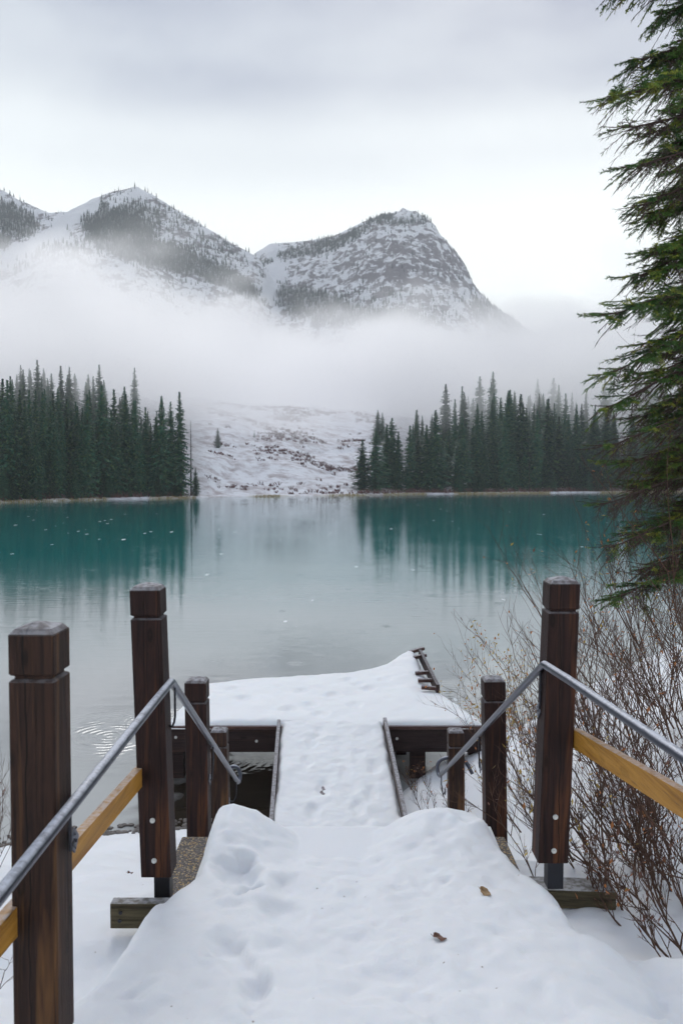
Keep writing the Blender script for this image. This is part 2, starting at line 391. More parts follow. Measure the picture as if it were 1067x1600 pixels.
    # scattered drop rings
    v2 = N('ShaderNodeTexVoronoi', i_Scale=0.7); L(ge.outputs['Position'], v2.inputs['Vector'])
    s2 = math_(N, L, 'SINE', math_(N, L, 'MULTIPLY', v2.outputs['Distance'], 70.0))
    f2 = N('ShaderNodeMapRange', clamp=True); L(v2.outputs['Distance'], f2.inputs[0])
    f2.inputs[1].default_value = 0.22; f2.inputs[2].default_value = 0.05; f2.inputs[3].default_value = 0; f2.inputs[4].default_value = 0.0018
    h = math_(N, L, 'ADD', h, math_(N, L, 'MULTIPLY', s2, f2.outputs[0]))
    b = N('ShaderNodeBump', i_Strength=1.0, i_Distance=1.0); L(h, b.inputs['Height']); L(b.outputs[0], p.inputs['Normal'])
    return m

def mat_foliage(name, a, b, yellow=None, scale=0.5, rand=0.25):
    m, N, L, p, out = material(name)
    tc = N('ShaderNodeTexCoord'); n = N('ShaderNodeTexNoise', i_Scale=scale, i_Detail=4.0); L(tc.outputs['Object'], n.inputs['Vector'])
    r = ramp(N, [(0.35, 0.0), (0.65, 1.0)]); L(n.outputs[0], r.inputs[0])
    c = mixc(N, L, r.outputs[0], a, b)
    oi = N('ShaderNodeObjectInfo')
    c = mixc(N, L, math_(N, L, 'MULTIPLY', oi.outputs['Random'], rand * 2), c, tuple(k * 0.45 for k in a))
    if yellow:
        n2 = N('ShaderNodeTexNoise', i_Scale=scale * 2.2, i_Detail=3.0); L(tc.outputs['Object'], n2.inputs['Vector'])
        r2 = ramp(N, [(0.52, 0.0), (0.68, 1.0)]); L(n2.outputs[0], r2.inputs[0])
        c = mixc(N, L, r2.outputs[0], c, yellow)
    L(c, p.inputs['Base Color']); p.inputs['Roughness'].default_value = 0.55
    p.inputs['Specular IOR Level'].default_value = 0.3
    return m
M_FAR = mat_foliage('far_spruce_needles', (0.020, 0.078, 0.055), (0.060, 0.175, 0.105), (0.12, 0.19, 0.065), 13.0, 0.5)
M_FARTRUNK = flat('far_bark', (0.06, 0.048, 0.042), 0.9)
M_MTREE = mat_foliage('mountain_tree_needles', (0.030, 0.050, 0.055), (0.05, 0.075, 0.075), None, 0.02, 0)
M_NEEDLE = mat_foliage('near_spruce_needles', (0.028, 0.085, 0.028), (0.10, 0.20, 0.04), (0.34, 0.36, 0.05), 3.0, 0.0)
M_BARK = flat('twig_bark', (0.060, 0.036, 0.030), 0.85, 0, 0.3)
M_TWIG = flat('shrub_bark', (0.085, 0.044, 0.028), 0.8, 0, 0.55, 6.0)
M_LEAF_O = flat('orange_leaf', (0.45, 0.17, 0.05), 0.6, 0, 0.5, 9.0)
M_LEAF_Y = flat('yellow_leaf', (0.42, 0.29, 0.06), 0.6, 0, 0.5, 9.0)
M_LEAF_B = flat('brown_leaf', (0.16, 0.07, 0.045), 0.6, 0, 0.5, 60.0)
M_LEAF_T = flat('tan_leaf', (0.34, 0.22, 0.11), 0.6, 0, 0.5, 60.0)
M_SHRUBFAR = flat('far_shrub_twigs', (0.13, 0.062, 0.060), 0.9, 0, 0.4, 0.3)
M_DRYGRASS = flat('dry_grass', (0.34, 0.26, 0.12), 0.8, 0, 0.4, 3.0)
M_STONE = flat('wet_stone', (0.11, 0.095, 0.085), 0.45, 0, 0.5, 12.0)

# ------------------------------------------------------------------ near ground (one snow sheet with landing, mounds and dents)
shx = np.array([-30, -12, -6, -4.5, -3.0, -2.0, -1.0, 0.5, 1.3, 2.2, 3.2, 4.5, 6.5, 10, 20, 40])
shy = np.array([6.5, 7.0, 7.9, 8.6, 9.1, 9.3, 9.4, 9.9, 11.4, 12.4, 13.6, 15.5, 18, 22, 30, 44])
def shore(x): return np.interp(x, shx, shy)
crest_px = [240, 290, 305, 320, 365, 400, 440, 470, 500, 560, 600, 630, 660, 700, 760, 795, 820, 850]
crest_py = [1320, 1300, 1285, 1268, 1259, 1267, 1288, 1305, 1313, 1311, 1292, 1271, 1259, 1254, 1261, 1283, 1300, 1320]
YC = 4.6
cw = [U(a, b, YC) for a, b in zip(crest_px, crest_py)]
crx = np.array([c.x for c in cw]); crz = np.array([c.z for c in cw])
def base_land(y): return EYE - (1.75 + 0.25 * (np.clip(y, 1.2, 6) - 2.4) / 2.2)
dents = []   # (x, y, rx, ry, rot, depth)
def dent(px, py, wpx, hpx, depth, rot=0.0):
    d0 = 3.0
    for _ in range(12):
        p = U(px, py, d0); t = (EYE - float(base_land(np.array(p.y)))); d0 = d0 * t / max(EYE - p.z, .1)
    p = U(px, py, d0)
    dents.append((p.x, p.y, wpx * d0 / F / 2, hpx * d0 / F / 2 / 0.42, rot, depth))
for a in [(372, 1368, 70, 46, .085, .3), (395, 1392, 26, 14, .05), (455, 1385, 70, 36, .035), (440, 1425, 60, 40, .03), (376, 1500, 50, 60, .045, .5), (398, 1545, 46, 44, .05),
          (350, 1470, 60, 30, .025), (560, 1290 + 60, 90, 30, .02), (745, 1300, 90, 36, .04), (790, 1330, 60, 30, .03), (690, 1320, 60, 26, .02), (660, 1400, 120, 50, .018),
          (1030, 1500, 70, 60, .05), (1050, 1545, 60, 50, .07), (880, 1440, 90, 40, .022), (960, 1560, 110, 50, .03), (190, 1540, 70, 40, .03), (240, 1590, 90, 40, .02),
          (620, 1540, 160, 60, .02), (520, 1470, 120, 60, .018), (770, 1520, 120, 60, .02), (860, 1590, 120, 60, .02), (290, 1440, 60, 30, .02)]:
    dent(*a)
for _ in range(26):
    dent(rnd.uniform(130, 1060), rnd.uniform(1340, 1600), rnd.uniform(25, 80), rnd.uniform(16, 44), rnd.uniform(-.012, .022), rnd.uniform(-.6, .6))

def ground(x, y):
    x = np.asarray(x, float); y = np.asarray(y, float)
    ys = shore(x)
    # natural bank: left falls to the lake in 6 m, right runs further out
    side = sstep(0.2, 2.0, x)
    t = ys - y
    left = 0.35 * t; right = 0.29 * t
    bank = left * (1 - side) + right * side
    cap = 1.90 - 0.05 * side
    bank = np.where(bank > cap, cap + (bank - cap) * 0.05, bank)
    bank = np.where(t < 0, np.maximum(t * 0.5, -2.5), bank)
    bank = bank + 0.10 * fbm(x * 0.7, y * 0.7, 4, 5) * sstep(-0.5, 1.5, t) * sstep(1.0, 1.8, np.abs(x)) + 0.03 * fbm(x * 4, y * 4, 3, 9) * sstep(0, 0.5, t)
    # beside the stairs the bank is dug out, following their fall
    dug = base_land(np.array(YC)) - 0.22 - 0.515 * (y - YC)
    nearp = (1 - sstep(1.15, 1.9, np.abs(x))) * sstep(4.4, 4.8, y)
    bank = bank * (1 - nearp) + np.minimum(bank, np.maximum(dug, 0.2)) * nearp
    # landing snow
    A = np.interp(x, crx, crz) - base_land(np.array(YC))
    land = base_land(y) + A * np.exp(-(np.maximum(YC - y, 0) / 0.42) ** 2)
    wl = -0.79 - 0.20 * (1 - sstep(3.45, 3.95, y)) + 0.03 * fbm(y * 3.1, y * 0 + 2, 3, 3); wr = 0.93 + 0.03 * fbm(y * 3.3, y * 0 + 7, 3, 4)
    wr = wr - 0.03 * sstep(3.9, 4.5, y) + 0.16 * (1 - sstep(3.5, 4.3, y))
    edge_l = sstep(wl - 0.03, wl + 0.13, x); edge_r = 1 - sstep(wr - 0.13, wr + 0.03, x)
    core = edge_l * edge_r
    land = land - 0.05 * (1 - core)
    # behind the crest the snow follows the stairs down
    st = base_land(np.array(YC)) - 0.10 - 0.515 * (y - YC) + 0.035 * np.cos((y - YC) * 2 * math.pi / 0.34)
    st = np.maximum(st, 0.22)
    k = sstep(YC - 0.02, YC + 0.28, y)
    land2 = land * (1 - k) + st * k
    wide = 1 - sstep(3.25, 3.75, y + 0.25 * np.clip(np.abs(x) - 1.0, 0, 2))         # the landing widens near the camera
    m = np.maximum(core, wide) * (1 - sstep(8.0, 8.5, y))
    cl = np.where(y > 3.3, core, np.maximum(core, wide))
    m = np.where(y > 3.3, np.maximum(core, wide), 1.0) * (1 - sstep(8.0, 8.5, y))
    low = bank
    z = low * (1 - m) + np.where(y > YC, land2, land2) * m
    z = z - 0.24 * sstep(-0.80, -1.05, x) * sstep(2.5, 3.5, y) * m - 0.10 * sstep(1.0, 1.3, x) * sstep(2.9, 3.7, y) * m
    z = np.where((y > 3.3), z, z)
    z = z + 0.035 * fbm(x * 1.9, y * 1.9, 4, 21) * m + (0.022 * fbm(x * 6, y * 6, 4, 22) + 0.012 * np.minimum(0, fbm(x * 14, y * 14, 2, 25)) ) * m
    slab_top = EYE - 2.03
    for (dx, dy, rx, ry, r, dp) in dents:
        c, s = math.cos(r), math.sin(r); ux = ((x - dx) * c + (y - dy) * s) / rx; uy = (-(x - dx) * s + (y - dy) * c) / ry
        q = (ux * ux + uy * uy) * (1 + 0.9 * fbm(x * 9 + dx, y * 9, 3, 23))
        q = np.maximum(q, 0); z = z - 0.8 * dp * np.exp(-q * q * 0.8) + dp * 0.15 * np.exp(-((np.sqrt(q) - 1.5) ** 2) * 5)
    inn = (x > -0.74) & (x < 0.86)
    z = np.where(inn & (y < 4.68), np.maximum(z, slab_top + 0.012 + 0.02 * sstep(-.74, -.6, x)), z)
    z = np.where(inn & (y >= 4.68) & (y < 7.9), np.maximum(z, slab_top - 0.10 - 0.515 * (y - 4.68) + 0.08), z)
    return z
def gz(x, y): return float(ground(np.array([x]), np.array([y]))[0])

def axis(segs):
    out = []
    for a, b, st in segs: out += list(np.arange(a, b, st))
    return np.array(out + [segs[-1][1]])
gx = axis([(-40, -8, 1.2), (-8, -3, 0.15), (-3, -1.15, 0.04), (-1.15, 1.2, 0.016), (1.2, 3.5, 0.035), (3.5, 9, 0.15), (9, 40, 1.2)])
gy = axis([(-12, 0, 1.0), (0, 1.6, 0.12), (1.6, 5.4, 0.018), (5.4, 9.5, 0.05), (9.5, 16, 0.14), (16, 50, 1.0)])
GX, GY = np.meshgrid(gx, gy)
GZ = ground(GX, GY)
prop(grid_obj('snow_ground', gx, gy, GZ, M_SNOW), kind='structure')

# ------------------------------------------------------------------ lake
sh_px = [(-700, 800), (-300, 792), (0, 785.5), (150, 781), (310, 778), (330, 777), (420, 776), (560, 774), (640, 772.5), (760, 771.5), (900, 770), (1067, 769), (1400, 767), (2000, 765)]
shore_w = [onwater(a, b) for a, b in sh_px]
fsx = np.array([p.x for p in shore_w]); fsy = np.array([p.y for p in shore_w])
o_ = np.argsort(fsx); fsx = fsx[o_]; fsy = fsy[o_]
def fshore(x): return np.interp(x, fsx, fsy) + 1.6 * fbm(np.asarray(x) * 0.12, np.asarray(x) * 0, 3, 31)
mb = MB(); mb.add([(-420, 3, 0), (420, 3, 0), (420, 330, 0), (-420, 330, 0)], [(0, 1, 2, 3)])
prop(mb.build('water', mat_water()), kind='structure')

# ------------------------------------------------------------------ far hillside and mountains
def clearing(px): return sstep(285, 345, px) * (1 - sstep(560, 640, px))
def hill(x, y):
    t = y - fshore(x)
    z = np.where(t < 0, np.maximum(t * 0.25, -3), 0.35 * sstep(0, 1.5, t) + np.clip(t - 6, 0, None) * 0.23)
    z = np.minimum(z, 26 + (z - 26) * 0.45)
    z = z + sstep(3, 30, t) * (2.6 * fbm(x * 0.03, y * 0.03, 4, 41) + 0.9 * fbm(x * 0.12, y * 0.12, 3, 42))
    return z
def mat_hill():
    m, N, L, p, out = material('snowy_hillside')
    ge = N('ShaderNodeNewGeometry'); at = N('ShaderNodeAttribute', attribute_name='forest')
    n = N('ShaderNodeTexNoise', i_Scale=0.16, i_Detail=8.0, i_Roughness=0.7); n.inputs['Scale'].default_value = 0.26; L(ge.outputs['Position'], n.inputs['Vector'])
    r = ramp(N, [(0.46, 0.0), (0.64, 0.75)]); L(n.outputs[0], r.inputs[0])
    c = mixc(N, L, r.outputs[0], (0.78, 0.79, 0.83), (0.26, 0.19, 0.19))
    c = mixc(N, L, math_(N, L, 'MULTIPLY', at.outputs['Fac'], 0.55), c, (0.14, 0.13, 0.13))
    ed = N('ShaderNodeAttribute', attribute_name='edge')
    L(mixc(N, L, math_(N, L, 'MULTIPLY', ed.outputs['Fac'], 0.8), c, (0.30, 0.23, 0.13)), p.inputs['Base Color'])
    p.inputs['Roughness'].default_value = 0.8
    b = N('ShaderNodeBump', i_Strength=0.4, i_Distance=0.2); L(n.outputs[0], b.inputs['Height']); L(b.outputs[0], p.inputs['Normal'])
    return m
hx = axis([(-420, -120, 5), (-120, 120, 1.5), (120, 420, 5)]); hy = axis([(105, 260, 1.2), (260, 640, 6)])
HX, HY = np.meshgrid(hx, hy); HZ = hill(HX, HY); T = HY - fshore(HX)
ppx, ppy = PX(HX, HY, HZ)
forest = (1 - clearing(ppx)) * sstep(2, 6, T)
edge = sstep(-0.6, -0.1, T) * (1 - sstep(0.5, 1.3, T)) * sstep(0.40, 0.55, vnoise(HX * 0.13, HY * 0, 77) + 0.15 * clearing(ppx))
prop(grid_obj('hillside', hx, hy, HZ, mat_hill(), keep=(T > -8), attrs={'forest': forest, 'edge': edge}), kind='structure')

def ridge(pts, yr):
    xs = np.array([(a - CX) / F * yr for a, b in pts]); zs = np.array([EYE + (HOR - b) / F * yr for a, b in pts])
    return xs, zs
YA, YB = 840.0, 960.0
ra = ridge([(-700, 330), (-420, 250), (-200, 300), (-90, 262), (0, 300), (45, 322), (85, 338), (112, 336), (150, 316), (190, 303), (215, 298), (242, 312), (300, 347), (360, 383), (400, 405), (430, 450), (470, 500), (540, 560), (700, 640), (1200, 700)], YA)
rb = ridge([(-300, 640), (200, 560), (330, 480), (400, 400), (424, 384), (470, 382), (515, 376), (560, 356), (595, 341), (622, 336), (655, 349), (690, 380), (712, 408), (728, 438), (748, 466), (800, 502), (860, 548), (930, 595), (1000, 620), (1100, 640), (1700, 560)], YB)
def mountain(x, y):
    n1 = fbm(x * 0.012, y * 0.012, 5, 51); n2 = fbm(x * 0.03 + y * 0.010, y * 0.006, 4, 52)
    za = np.interp(x + 6 * n1, *ra); da = YA - y
    A = za - np.where(da > 0, da * (0.62 + 0.05 * n1), -da * 0.55) + sstep(8, 60, np.abs(da)) * (11 * n1 + 8 * n2)
    A = A + 1.5 * fbm(x * 0.09, y * 0.09, 3, 58)
    xb = x
    zb = np.interp(xb, *rb); db = YB - y
    # the right dome is steep and craggy near its top
    B = zb - np.where(db > 0, db * 0.66 - 26 * sstep(0, 90, db) * np.exp(-((x - 75) / 110) ** 2), -db * 0.5)
    crag = np.abs(fbm(x * 0.022 - y * 0.012, y * 0.018 + x * 0.01, 5, 53, 0.6))
    B = B + sstep(4, 50, np.abs(db)) * (16 * (crag - 0.25) + 6 * n1) + 1.5 * fbm(x * 0.09, y * 0.09, 3, 59)
    base = hill(x, np.minimum(y, 640)) + 0.05 * np.maximum(y - 640, 0)
    return A, B, base
mx_ = axis([(-900, -380, 12), (-380, 330, 3.2), (330, 900, 12)]); my_ = axis([(430, 1000, 3.4), (1000, 1250, 12)])
MX, MY = np.meshgrid(mx_, my_); A, B, BA = mountain(MX, MY)
MZ = np.maximum(np.maximum(A, B), BA)
qx, qy = PX(MX, MY, MZ)
def seg(px, py, pts):
    best = np.full(np.shape(px), 1e9)
    for (x0, y0), (x1, y1) in zip(pts[:-1], pts[1:]):
        vx, vy = x1 - x0, y1 - y0; t = np.clip(((px - x0) * vx + (py - y0) * vy) / (vx * vx + vy * vy), 0, 1)
        best = np.minimum(best, np.hypot(px - x0 - t * vx, py - y0 - t * vy))
    return best
def masks(px, py, isA):
    wob = 9 * fbm(px * 0.04, py * 0.04, 3, 61)
    chute = 1 - sstep(5, 15, seg(px, py, [(140, 322), (100, 345), (78, 372), (30, 395), (-60, 420)]) + wob)
    chute = np.maximum(chute, 1 - sstep(4, 16, seg(px, py, [(426, 392), (432, 412), (428, 440), (415, 462)]) + wob * .5))
    chute = np.maximum(chute, (1 - sstep(3, 12, seg(px, py, [(180, 318), (215, 300), (196, 310)]) + wob * .6)) * 0.8)
    # forest density
    f = np.zeros(np.shape(px))
    def blob(cx, cy_, rx, ry, a, rot=0.0):
        c, s = math.cos(rot), math.sin(rot); u = ((px - cx) * c + (py - cy_) * s) / rx; v = (-(px - cx) * s + (py - cy_) * c) / ry
        return a * (1 - sstep(0.75, 1.25, np.sqrt(u * u + v * v) + wob * 0.02))
    fa = np.maximum.reduce([blob(190, 365, 62, 38, 1.0, 0.35), blob(240, 395, 75, 22, 1.0, 0.35), blob(215, 330, 45, 14, .6, .2), blob(20, 345, 42, 22, 0.8, 0.5), blob(-10, 380, 26, 20, 1.0), blob(330, 425, 110, 16, 0.9, 0.45),
                            blob(300, 370, 130, 22, 0.22, 0.52), blob(110, 395, 60, 18, .25), np.full(np.shape(px), 0.045)])
    fb = np.maximum.reduce([blob(480, 390, 85, 9, 0.6, -0.30), blob(620, 345, 60, 7, 0.5), blob(600, 480, 170, 28, 0.14), blob(480, 470, 110, 20, 0.85, 0.25), blob(800, 520, 80, 20, 0.7, 0.6),
                            blob(560, 495, 120, 16, 0.9, 0.1), blob(540, 375, 50, 8, 0.4, -0.5), np.full(np.shape(px), 0.018)])
    f = np.where(isA, fa, fb) * (1 - chute)
    rock = np.where(isA, 0.12, 0.18) * (1 - chute)
    rock = np.maximum(rock, np.where(isA, 0, (1 - sstep(0.7, 1.3, np.hypot((px - 640) / 110, (py - 415) / 50))) * 0.45))
    return f, rock, chute
fmask, rmask, chute = masks(qx, qy, A > B)
def mat_mountain():
    m, N, L, p, out = material('mountain_rock_and_snow')
    ge = N('ShaderNodeNewGeometry'); rk = N('ShaderNodeAttribute', attribute_name='rock'); fo = N('ShaderNodeAttribute', attribute_name='forest'); ch = N('ShaderNodeAttribute', attribute_name='chute')
    mp = N('ShaderNodeMapping'); mp.inputs['Scale'].default_value = (1.0, 0.6, 1.5); mp.inputs['Rotation'].default_value = (0.2, 0.45, 0.2); L(ge.outputs['Position'], mp.inputs[0])
    n = N('ShaderNodeTexNoise', i_Scale=0.075, i_Detail=10.0, i_Roughness=0.72, i_Distortion=0.4); L(mp.outputs[0], n.inputs['Vector'])
    mp2 = N('ShaderNodeMapping'); mp2.inputs['Scale'].default_value = (1.0, 0.35, 0.35); L(ge.outputs['Position'], mp2.inputs[0])
    n2 = N('ShaderNodeTexNoise', i_Scale=0.16, i_Detail=6.0, i_Roughness=0.7); L(mp2.outputs[0], n2.inputs['Vector'])
    t = math_(N, L, 'MULTIPLY_ADD', rk.outputs['Fac'], 0.14, math_(N, L, 'ADD', math_(N, L, 'MULTIPLY', n.outputs[0], 0.6), math_(N, L, 'MULTIPLY', n2.outputs[0], 0.4)))
    t = math_(N, L, 'SUBTRACT', t, math_(N, L, 'MULTIPLY', ch.outputs['Fac'], 0.4))
    r = ramp(N, [(0.515, 0.0), (0.565, 1.0)]); L(t, r.inputs[0])
    c = mixc(N, L, r.outputs[0], (0.84, 0.86, 0.90), (0.19, 0.175, 0.20))
    fr = math_(N, L, 'MULTIPLY', fo.outputs['Fac'], 0.85, clamp=True)
    c = mixc(N, L, fr, c, (0.07, 0.08, 0.085))
    L(c, p.inputs['Base Color']); p.inputs['Roughness'].default_value = 0.9
    b = N('ShaderNodeBump', i_Strength=1.0, i_Distance=5.0); L(n.outputs[0], b.inputs['Height']); L(b.outputs[0], p.inputs['Normal'])
    return m
prop(grid_obj('mountain', mx_, my_, MZ, mat_mountain(), attrs={'forest': np.clip(fmask - 0.3, 0, 1) * 1.2, 'rock': rmask, 'chute': chute}), kind='structure')

# trees on the mountainsides: one mass of small conifers
rs = np.random.RandomState(5)
def scatter_mountain(n):
    x = rs.uniform(-400, 330, n); y = rs.uniform(520, 975, n)
    A, B, BA = mountain(x, y); z = np.maximum(np.maximum(A, B), BA)
    px, py = PX(x, y, z)
    f, r_, c_ = masks(px, py, A > B)
    lim = f * (0.6 + 0.8 * sstep(-0.3, 0.4, fbm(x * 0.05, y * 0.02, 3, 71)))
    k = (rs.uniform(0, 1, n) < lim) & (px > -60) & (px < 1100) & (py < 560)
    return x[k], y[k], z[k]
tx, ty, tz = scatter_mountain(95000)
hgt = rs.uniform(2.8, 6.2, len(tx)); V = []; Fc = []
for i in range(len(tx)):
    h = hgt[i]; w = h * rs.uniform(0.12, 0.18); a0 = rs.uniform(0, 6.28); b = len(V)
    # three stacked skirts
    for (z0, z1, ww) in ((0.05, 0.55, 1.0), (0.35, 0.8, 0.7), (0.6, 1.0, 0.42)):
        b = len(V)
        for k in range(4):
            a = a0 + k * 1.57; V.append((tx[i] + math.cos(a) * w * ww, ty[i] + math.sin(a) * w * ww, tz[i] + h * z0 - 0.4))
        V.append((tx[i], ty[i], tz[i] + h * z1)); Fc += [(b, b + 1, b + 4), (b + 1, b + 2, b + 4), (b + 2, b + 3, b + 4), (b + 3, b, b + 4)]
print('mountain trees', len(tx))
mm = MB(); mm.v = V; mm.f = Fc; mm.m = [0] * len(Fc)
prop(mm.build('mountain_forest', M_MTREE), 'far forest of small dark conifers covering the snowy mountainsides above the fog', 'forest', kind='stuff')

# red-brown brush on the clearing
bx = []; 
mb = MB()
n = 16000
x = rs.uniform(-75, 60, n); y = rs.uniform(140, 300, n); T_ = y - fshore(x); z = hill(x, y); px, py = PX(x, y, z)
pat = fbm(x * 0.06, y * 0.09, 5, 81, 0.75)
k = (T_ > 2) & (rs.uniform(0, 1, n) < clearing(px) * sstep(0.0, 0.30, pat))
for X_, Y_, Z_ in zip(x[k], y[k], z[k]):
    h = rs.uniform(0.35, 1.0)
    for j in range(6):
        a = rs.uniform(0, 6.28); r = rs.uniform(0.2, 0.9) * h; c = Vector((X_ + rs.uniform(-.5, .5), Y_ + rs.uniform(-.5, .5), Z_ - 0.1))
        t = c + Vector((math.cos(a) * r, math.sin(a) * r, h * rs.uniform(.6, 1))); s = Vector((0.10, 0, 0.02))
        mb.add([c - s, c + s, t + s * .4, t - s * .4], [(0, 1, 2, 3)])
prop(mb.build('brush', M_SHRUBFAR), 'low red brown brush scattered over the snowy clearing', 'brush', kind='stuff')
# dry grass fringe along the far shore
mb = MB()
for i in range(5200):
    X_ = rs.uniform(-70, 110)
    if vnoise(np.array([X_ * 0.13]), np.array([0.0]), 77)[0] < 0.42: continue
    Y_ = float(fshore(np.array([X_]))[0]) + rs.uniform(-0.3, 0.9); Z_ = max(0, float(hill(np.array([X_]), np.array([Y_]))[0]))
    a = Vector((X_, Y_, Z_ - .05)); t = a + Vector((rs.uniform(-.15, .15), rs.uniform(-.1, .1), rs.uniform(.2, .55))); s = Vector((.05, 0, 0))
    mb.add([a - s, a + s, t], [(0, 1, 2)])
prop(mb.build('shore_grass', M_DRYGRASS), 'dry yellow grass fringe along the far waterline', 'grass', kind='stuff')

# ------------------------------------------------------------------ far conifers
def spruce_meshes(seed, width=0.12, narrow=1.0, gaps=0.1, dead=False):
    """unit-height spruce: crown and trunk meshes"""
    r = random.Random(seed); cr = MB(); tr = MB()
    tr.tube([(0, 0, -0.04), (0.002, 0, 0.3), (0, 0.002, 0.65), (0, 0, 0.985)], [0.011, 0.009, 0.006, 0.0015], 6)
    levels = 46
    for i in range(levels):
        t = i / (levels - 1); z = 0.045 + 0.95 * t ** 0.93
        prof = (1 - t) ** 0.72 * (0.55 + 0.45 * min(1, t / 0.12)) * width * (0.85 + 0.3 * r.random())
        if dead: prof *= 0.5
        nb = 5 if dead else (9 if t < 0.8 else 6)
        for k in range(nb):
            if r.random() < (0.55 if dead else gaps): continue
            a = 2 * math.pi * (k + r.random() * 0.9) / nb
            ln = max(0.010, prof * r.uniform(0.55, 1.18)); dr = (0.30 if t < 0.7 else -0.15) + r.uniform(-.15, .15)
            d = Vector((math.cos(a), math.sin(a), 0)); s = Vector((-d.y, d.x, 0)); z0 = z + r.uniform(-.008, .008)
            if dead:
                tr.tube([(0, 0, z0), tuple(d * ln + Vector((0, 0, z0 - ln * dr * 1.6)))], [0.0018, 0.0007], 3, cap=False); continue
            # bough: a drooping chain of ragged tufts
            for j in range(5):
                q0 = j / 5 * ln; q1 = min(ln, (j + 1.55) / 5 * ln)
                c0 = d * q0 + Vector((0, 0, z0 - q0 * dr)); c1 = d * q1 + Vector((0, 0, z0 - q1 * dr - 0.004 * r.random()))
                w = 0.021 * (1.0 - 0.45 * j / 5) * r.uniform(.7, 1.3) * (0.6 + 0.8 * (1 - t))
                tl = s * w + Vector((0, 0, -w * r.uniform(.2, .9))); trr = -s * w + Vector((0, 0, -w * r.uniform(.2, .9)))
                mid = (c0 + c1) / 2
                cr.add([c0, mid + tl, c1, mid + trr], [(0, 1, 2), (0, 2, 3)])
                if r.random() < 0.6:
                    hang = mid + Vector((r.uniform(-.006, .006), r.uniform(-.006, .006), -w * r.uniform(1.0, 2.0)))
                    cr.add([mid + tl * .6, hang, mid + trr * .6], [(0, 1, 2)])
    return (None if dead else cr.mesh('crown')), tr.mesh('trunk')
variants = []
for sd, w, g in ((1, .145, .10), (2, .17, .12), (3, .135, .16), (4, .195, .08), (5, .15, .2), (6, .12, .12), (7, .18, .15), (8, .16, .1)):
    c, t = spruce_meshes(sd, w, gaps=g); c.materials.append(M_FAR); t.materials.append(M_FARTRUNK); variants.append((c, t))
shrt, shrt_t = spruce_meshes(21, 0.20, gaps=0.05); shrt.materials.append(M_FAR); shrt_t.materials.append(M_FARTRUNK)
_, dead_t = spruce_meshes(31, 0.10, dead=True); dead_t.materials.append(M_FARTRUNK)
def tree(x, y, h, label, group=None, var=None, sx=1.0, name='spruce_tree'):
    z = float(hill(np.array([x]), np.array([y]))[0]) - 0.1
    o = thing(name, label, 'spruce' if name == 'spruce_tree' else 'dead tree', (x, y, z), group, rnd.uniform(0, 6.28)); o.scale = (h * sx, h * sx, h)
    c, t = var if var else rnd.choice(variants)
    if c is not None:
        a = bpy.data.objects.new('crown', c); COL.objects.link(a); a.parent = o
    b = bpy.data.objects.new('trunk', t); COL.objects.link(b); b.parent = o
    return o
def jag(px, a): return a * float(fbm(np.array([px / 34.0]), np.array([1.7]), 3, 301)[0])
def tree_px(px, pybase_off, pytop, label, group=None, var=None, sx=1.0, name='spruce_tree'):
    """tree whose foot stands t metres behind the shore, its top at pytop"""
    x = 0; y = 180.0
    for _ in range(8):
        x = (px - CX) / F * y; y = float(fshore(np.array([x]))[0]) + pybase_off
    z = float(hill(np.array([x]), np.array([y]))[0]); top = U(px, pytop, y).z
    return tree(x, y, top - z, label, group, var, sx, name)
# the loose clump standing forward of the right-hand wood
clump = [(566, 9, 686, 'lone short spruce on the snow, first and smallest of the clump right of the clearing', 1.45),
         (587, 8, 668, 'spruce standing second in the clump, close beside the lone short spruce', 1.2),
         (604, 11, 662, 'broad dark spruce in the middle of the shoreline clump', 1.15),
         (612, 14, 652, 'pointed spruce with the highest top in the shoreline clump', 1.0),
         (622, 8, 673, 'slim spruce in the gap after the highest tree of the clump', 0.95),
         (640, 6, 664, 'dark spruce low on the bank just past the middle of the clump', 1.1),
         (652, 8, 680, 'shorter spruce leaning against the dark one in the clump', 1.0),
         (666, 5, 663, 'narrow dark spruce closing the clump, standing apart at the water edge', 1.15)]
for i, (px, off, top, lab, sx) in enumerate(clump): tree_px(px, off, top, lab, 'spruces in the clump by the clearing', variants[i % 8], sx * 1.4)
# edge trees of the left wood
edge_l = [(282, 3.5, 612, 'tallest dark spruce ending the left wood, beside the bare snag', 1.0),
          (268, 6, 626, 'thin spruce squeezed next to the tallest one at the wood edge', .8),
          (254, 5, 618, 'dark spruce third from the clearing edge of the left wood', 1.05),
          (306, 2.5, 730, 'small young spruce at the foot of the bare snag by the clearing', 1.5)]
for i, (px, off, top, lab, sx) in enumerate(edge_l): tree_px(px, off, top, lab, 'spruces at the left wood edge', variants[(i * 3) % 8], sx)
tree_px(299, 4, 655, 'bare dead tree standing between the left wood and the clearing', None, (None, dead_t), 1.0, 'dead_tree')
tree_px(826, 3, 705, 'pale bare trunk standing in the right wood near the water', None, (None, dead_t), 0.6, 'dead_tree')
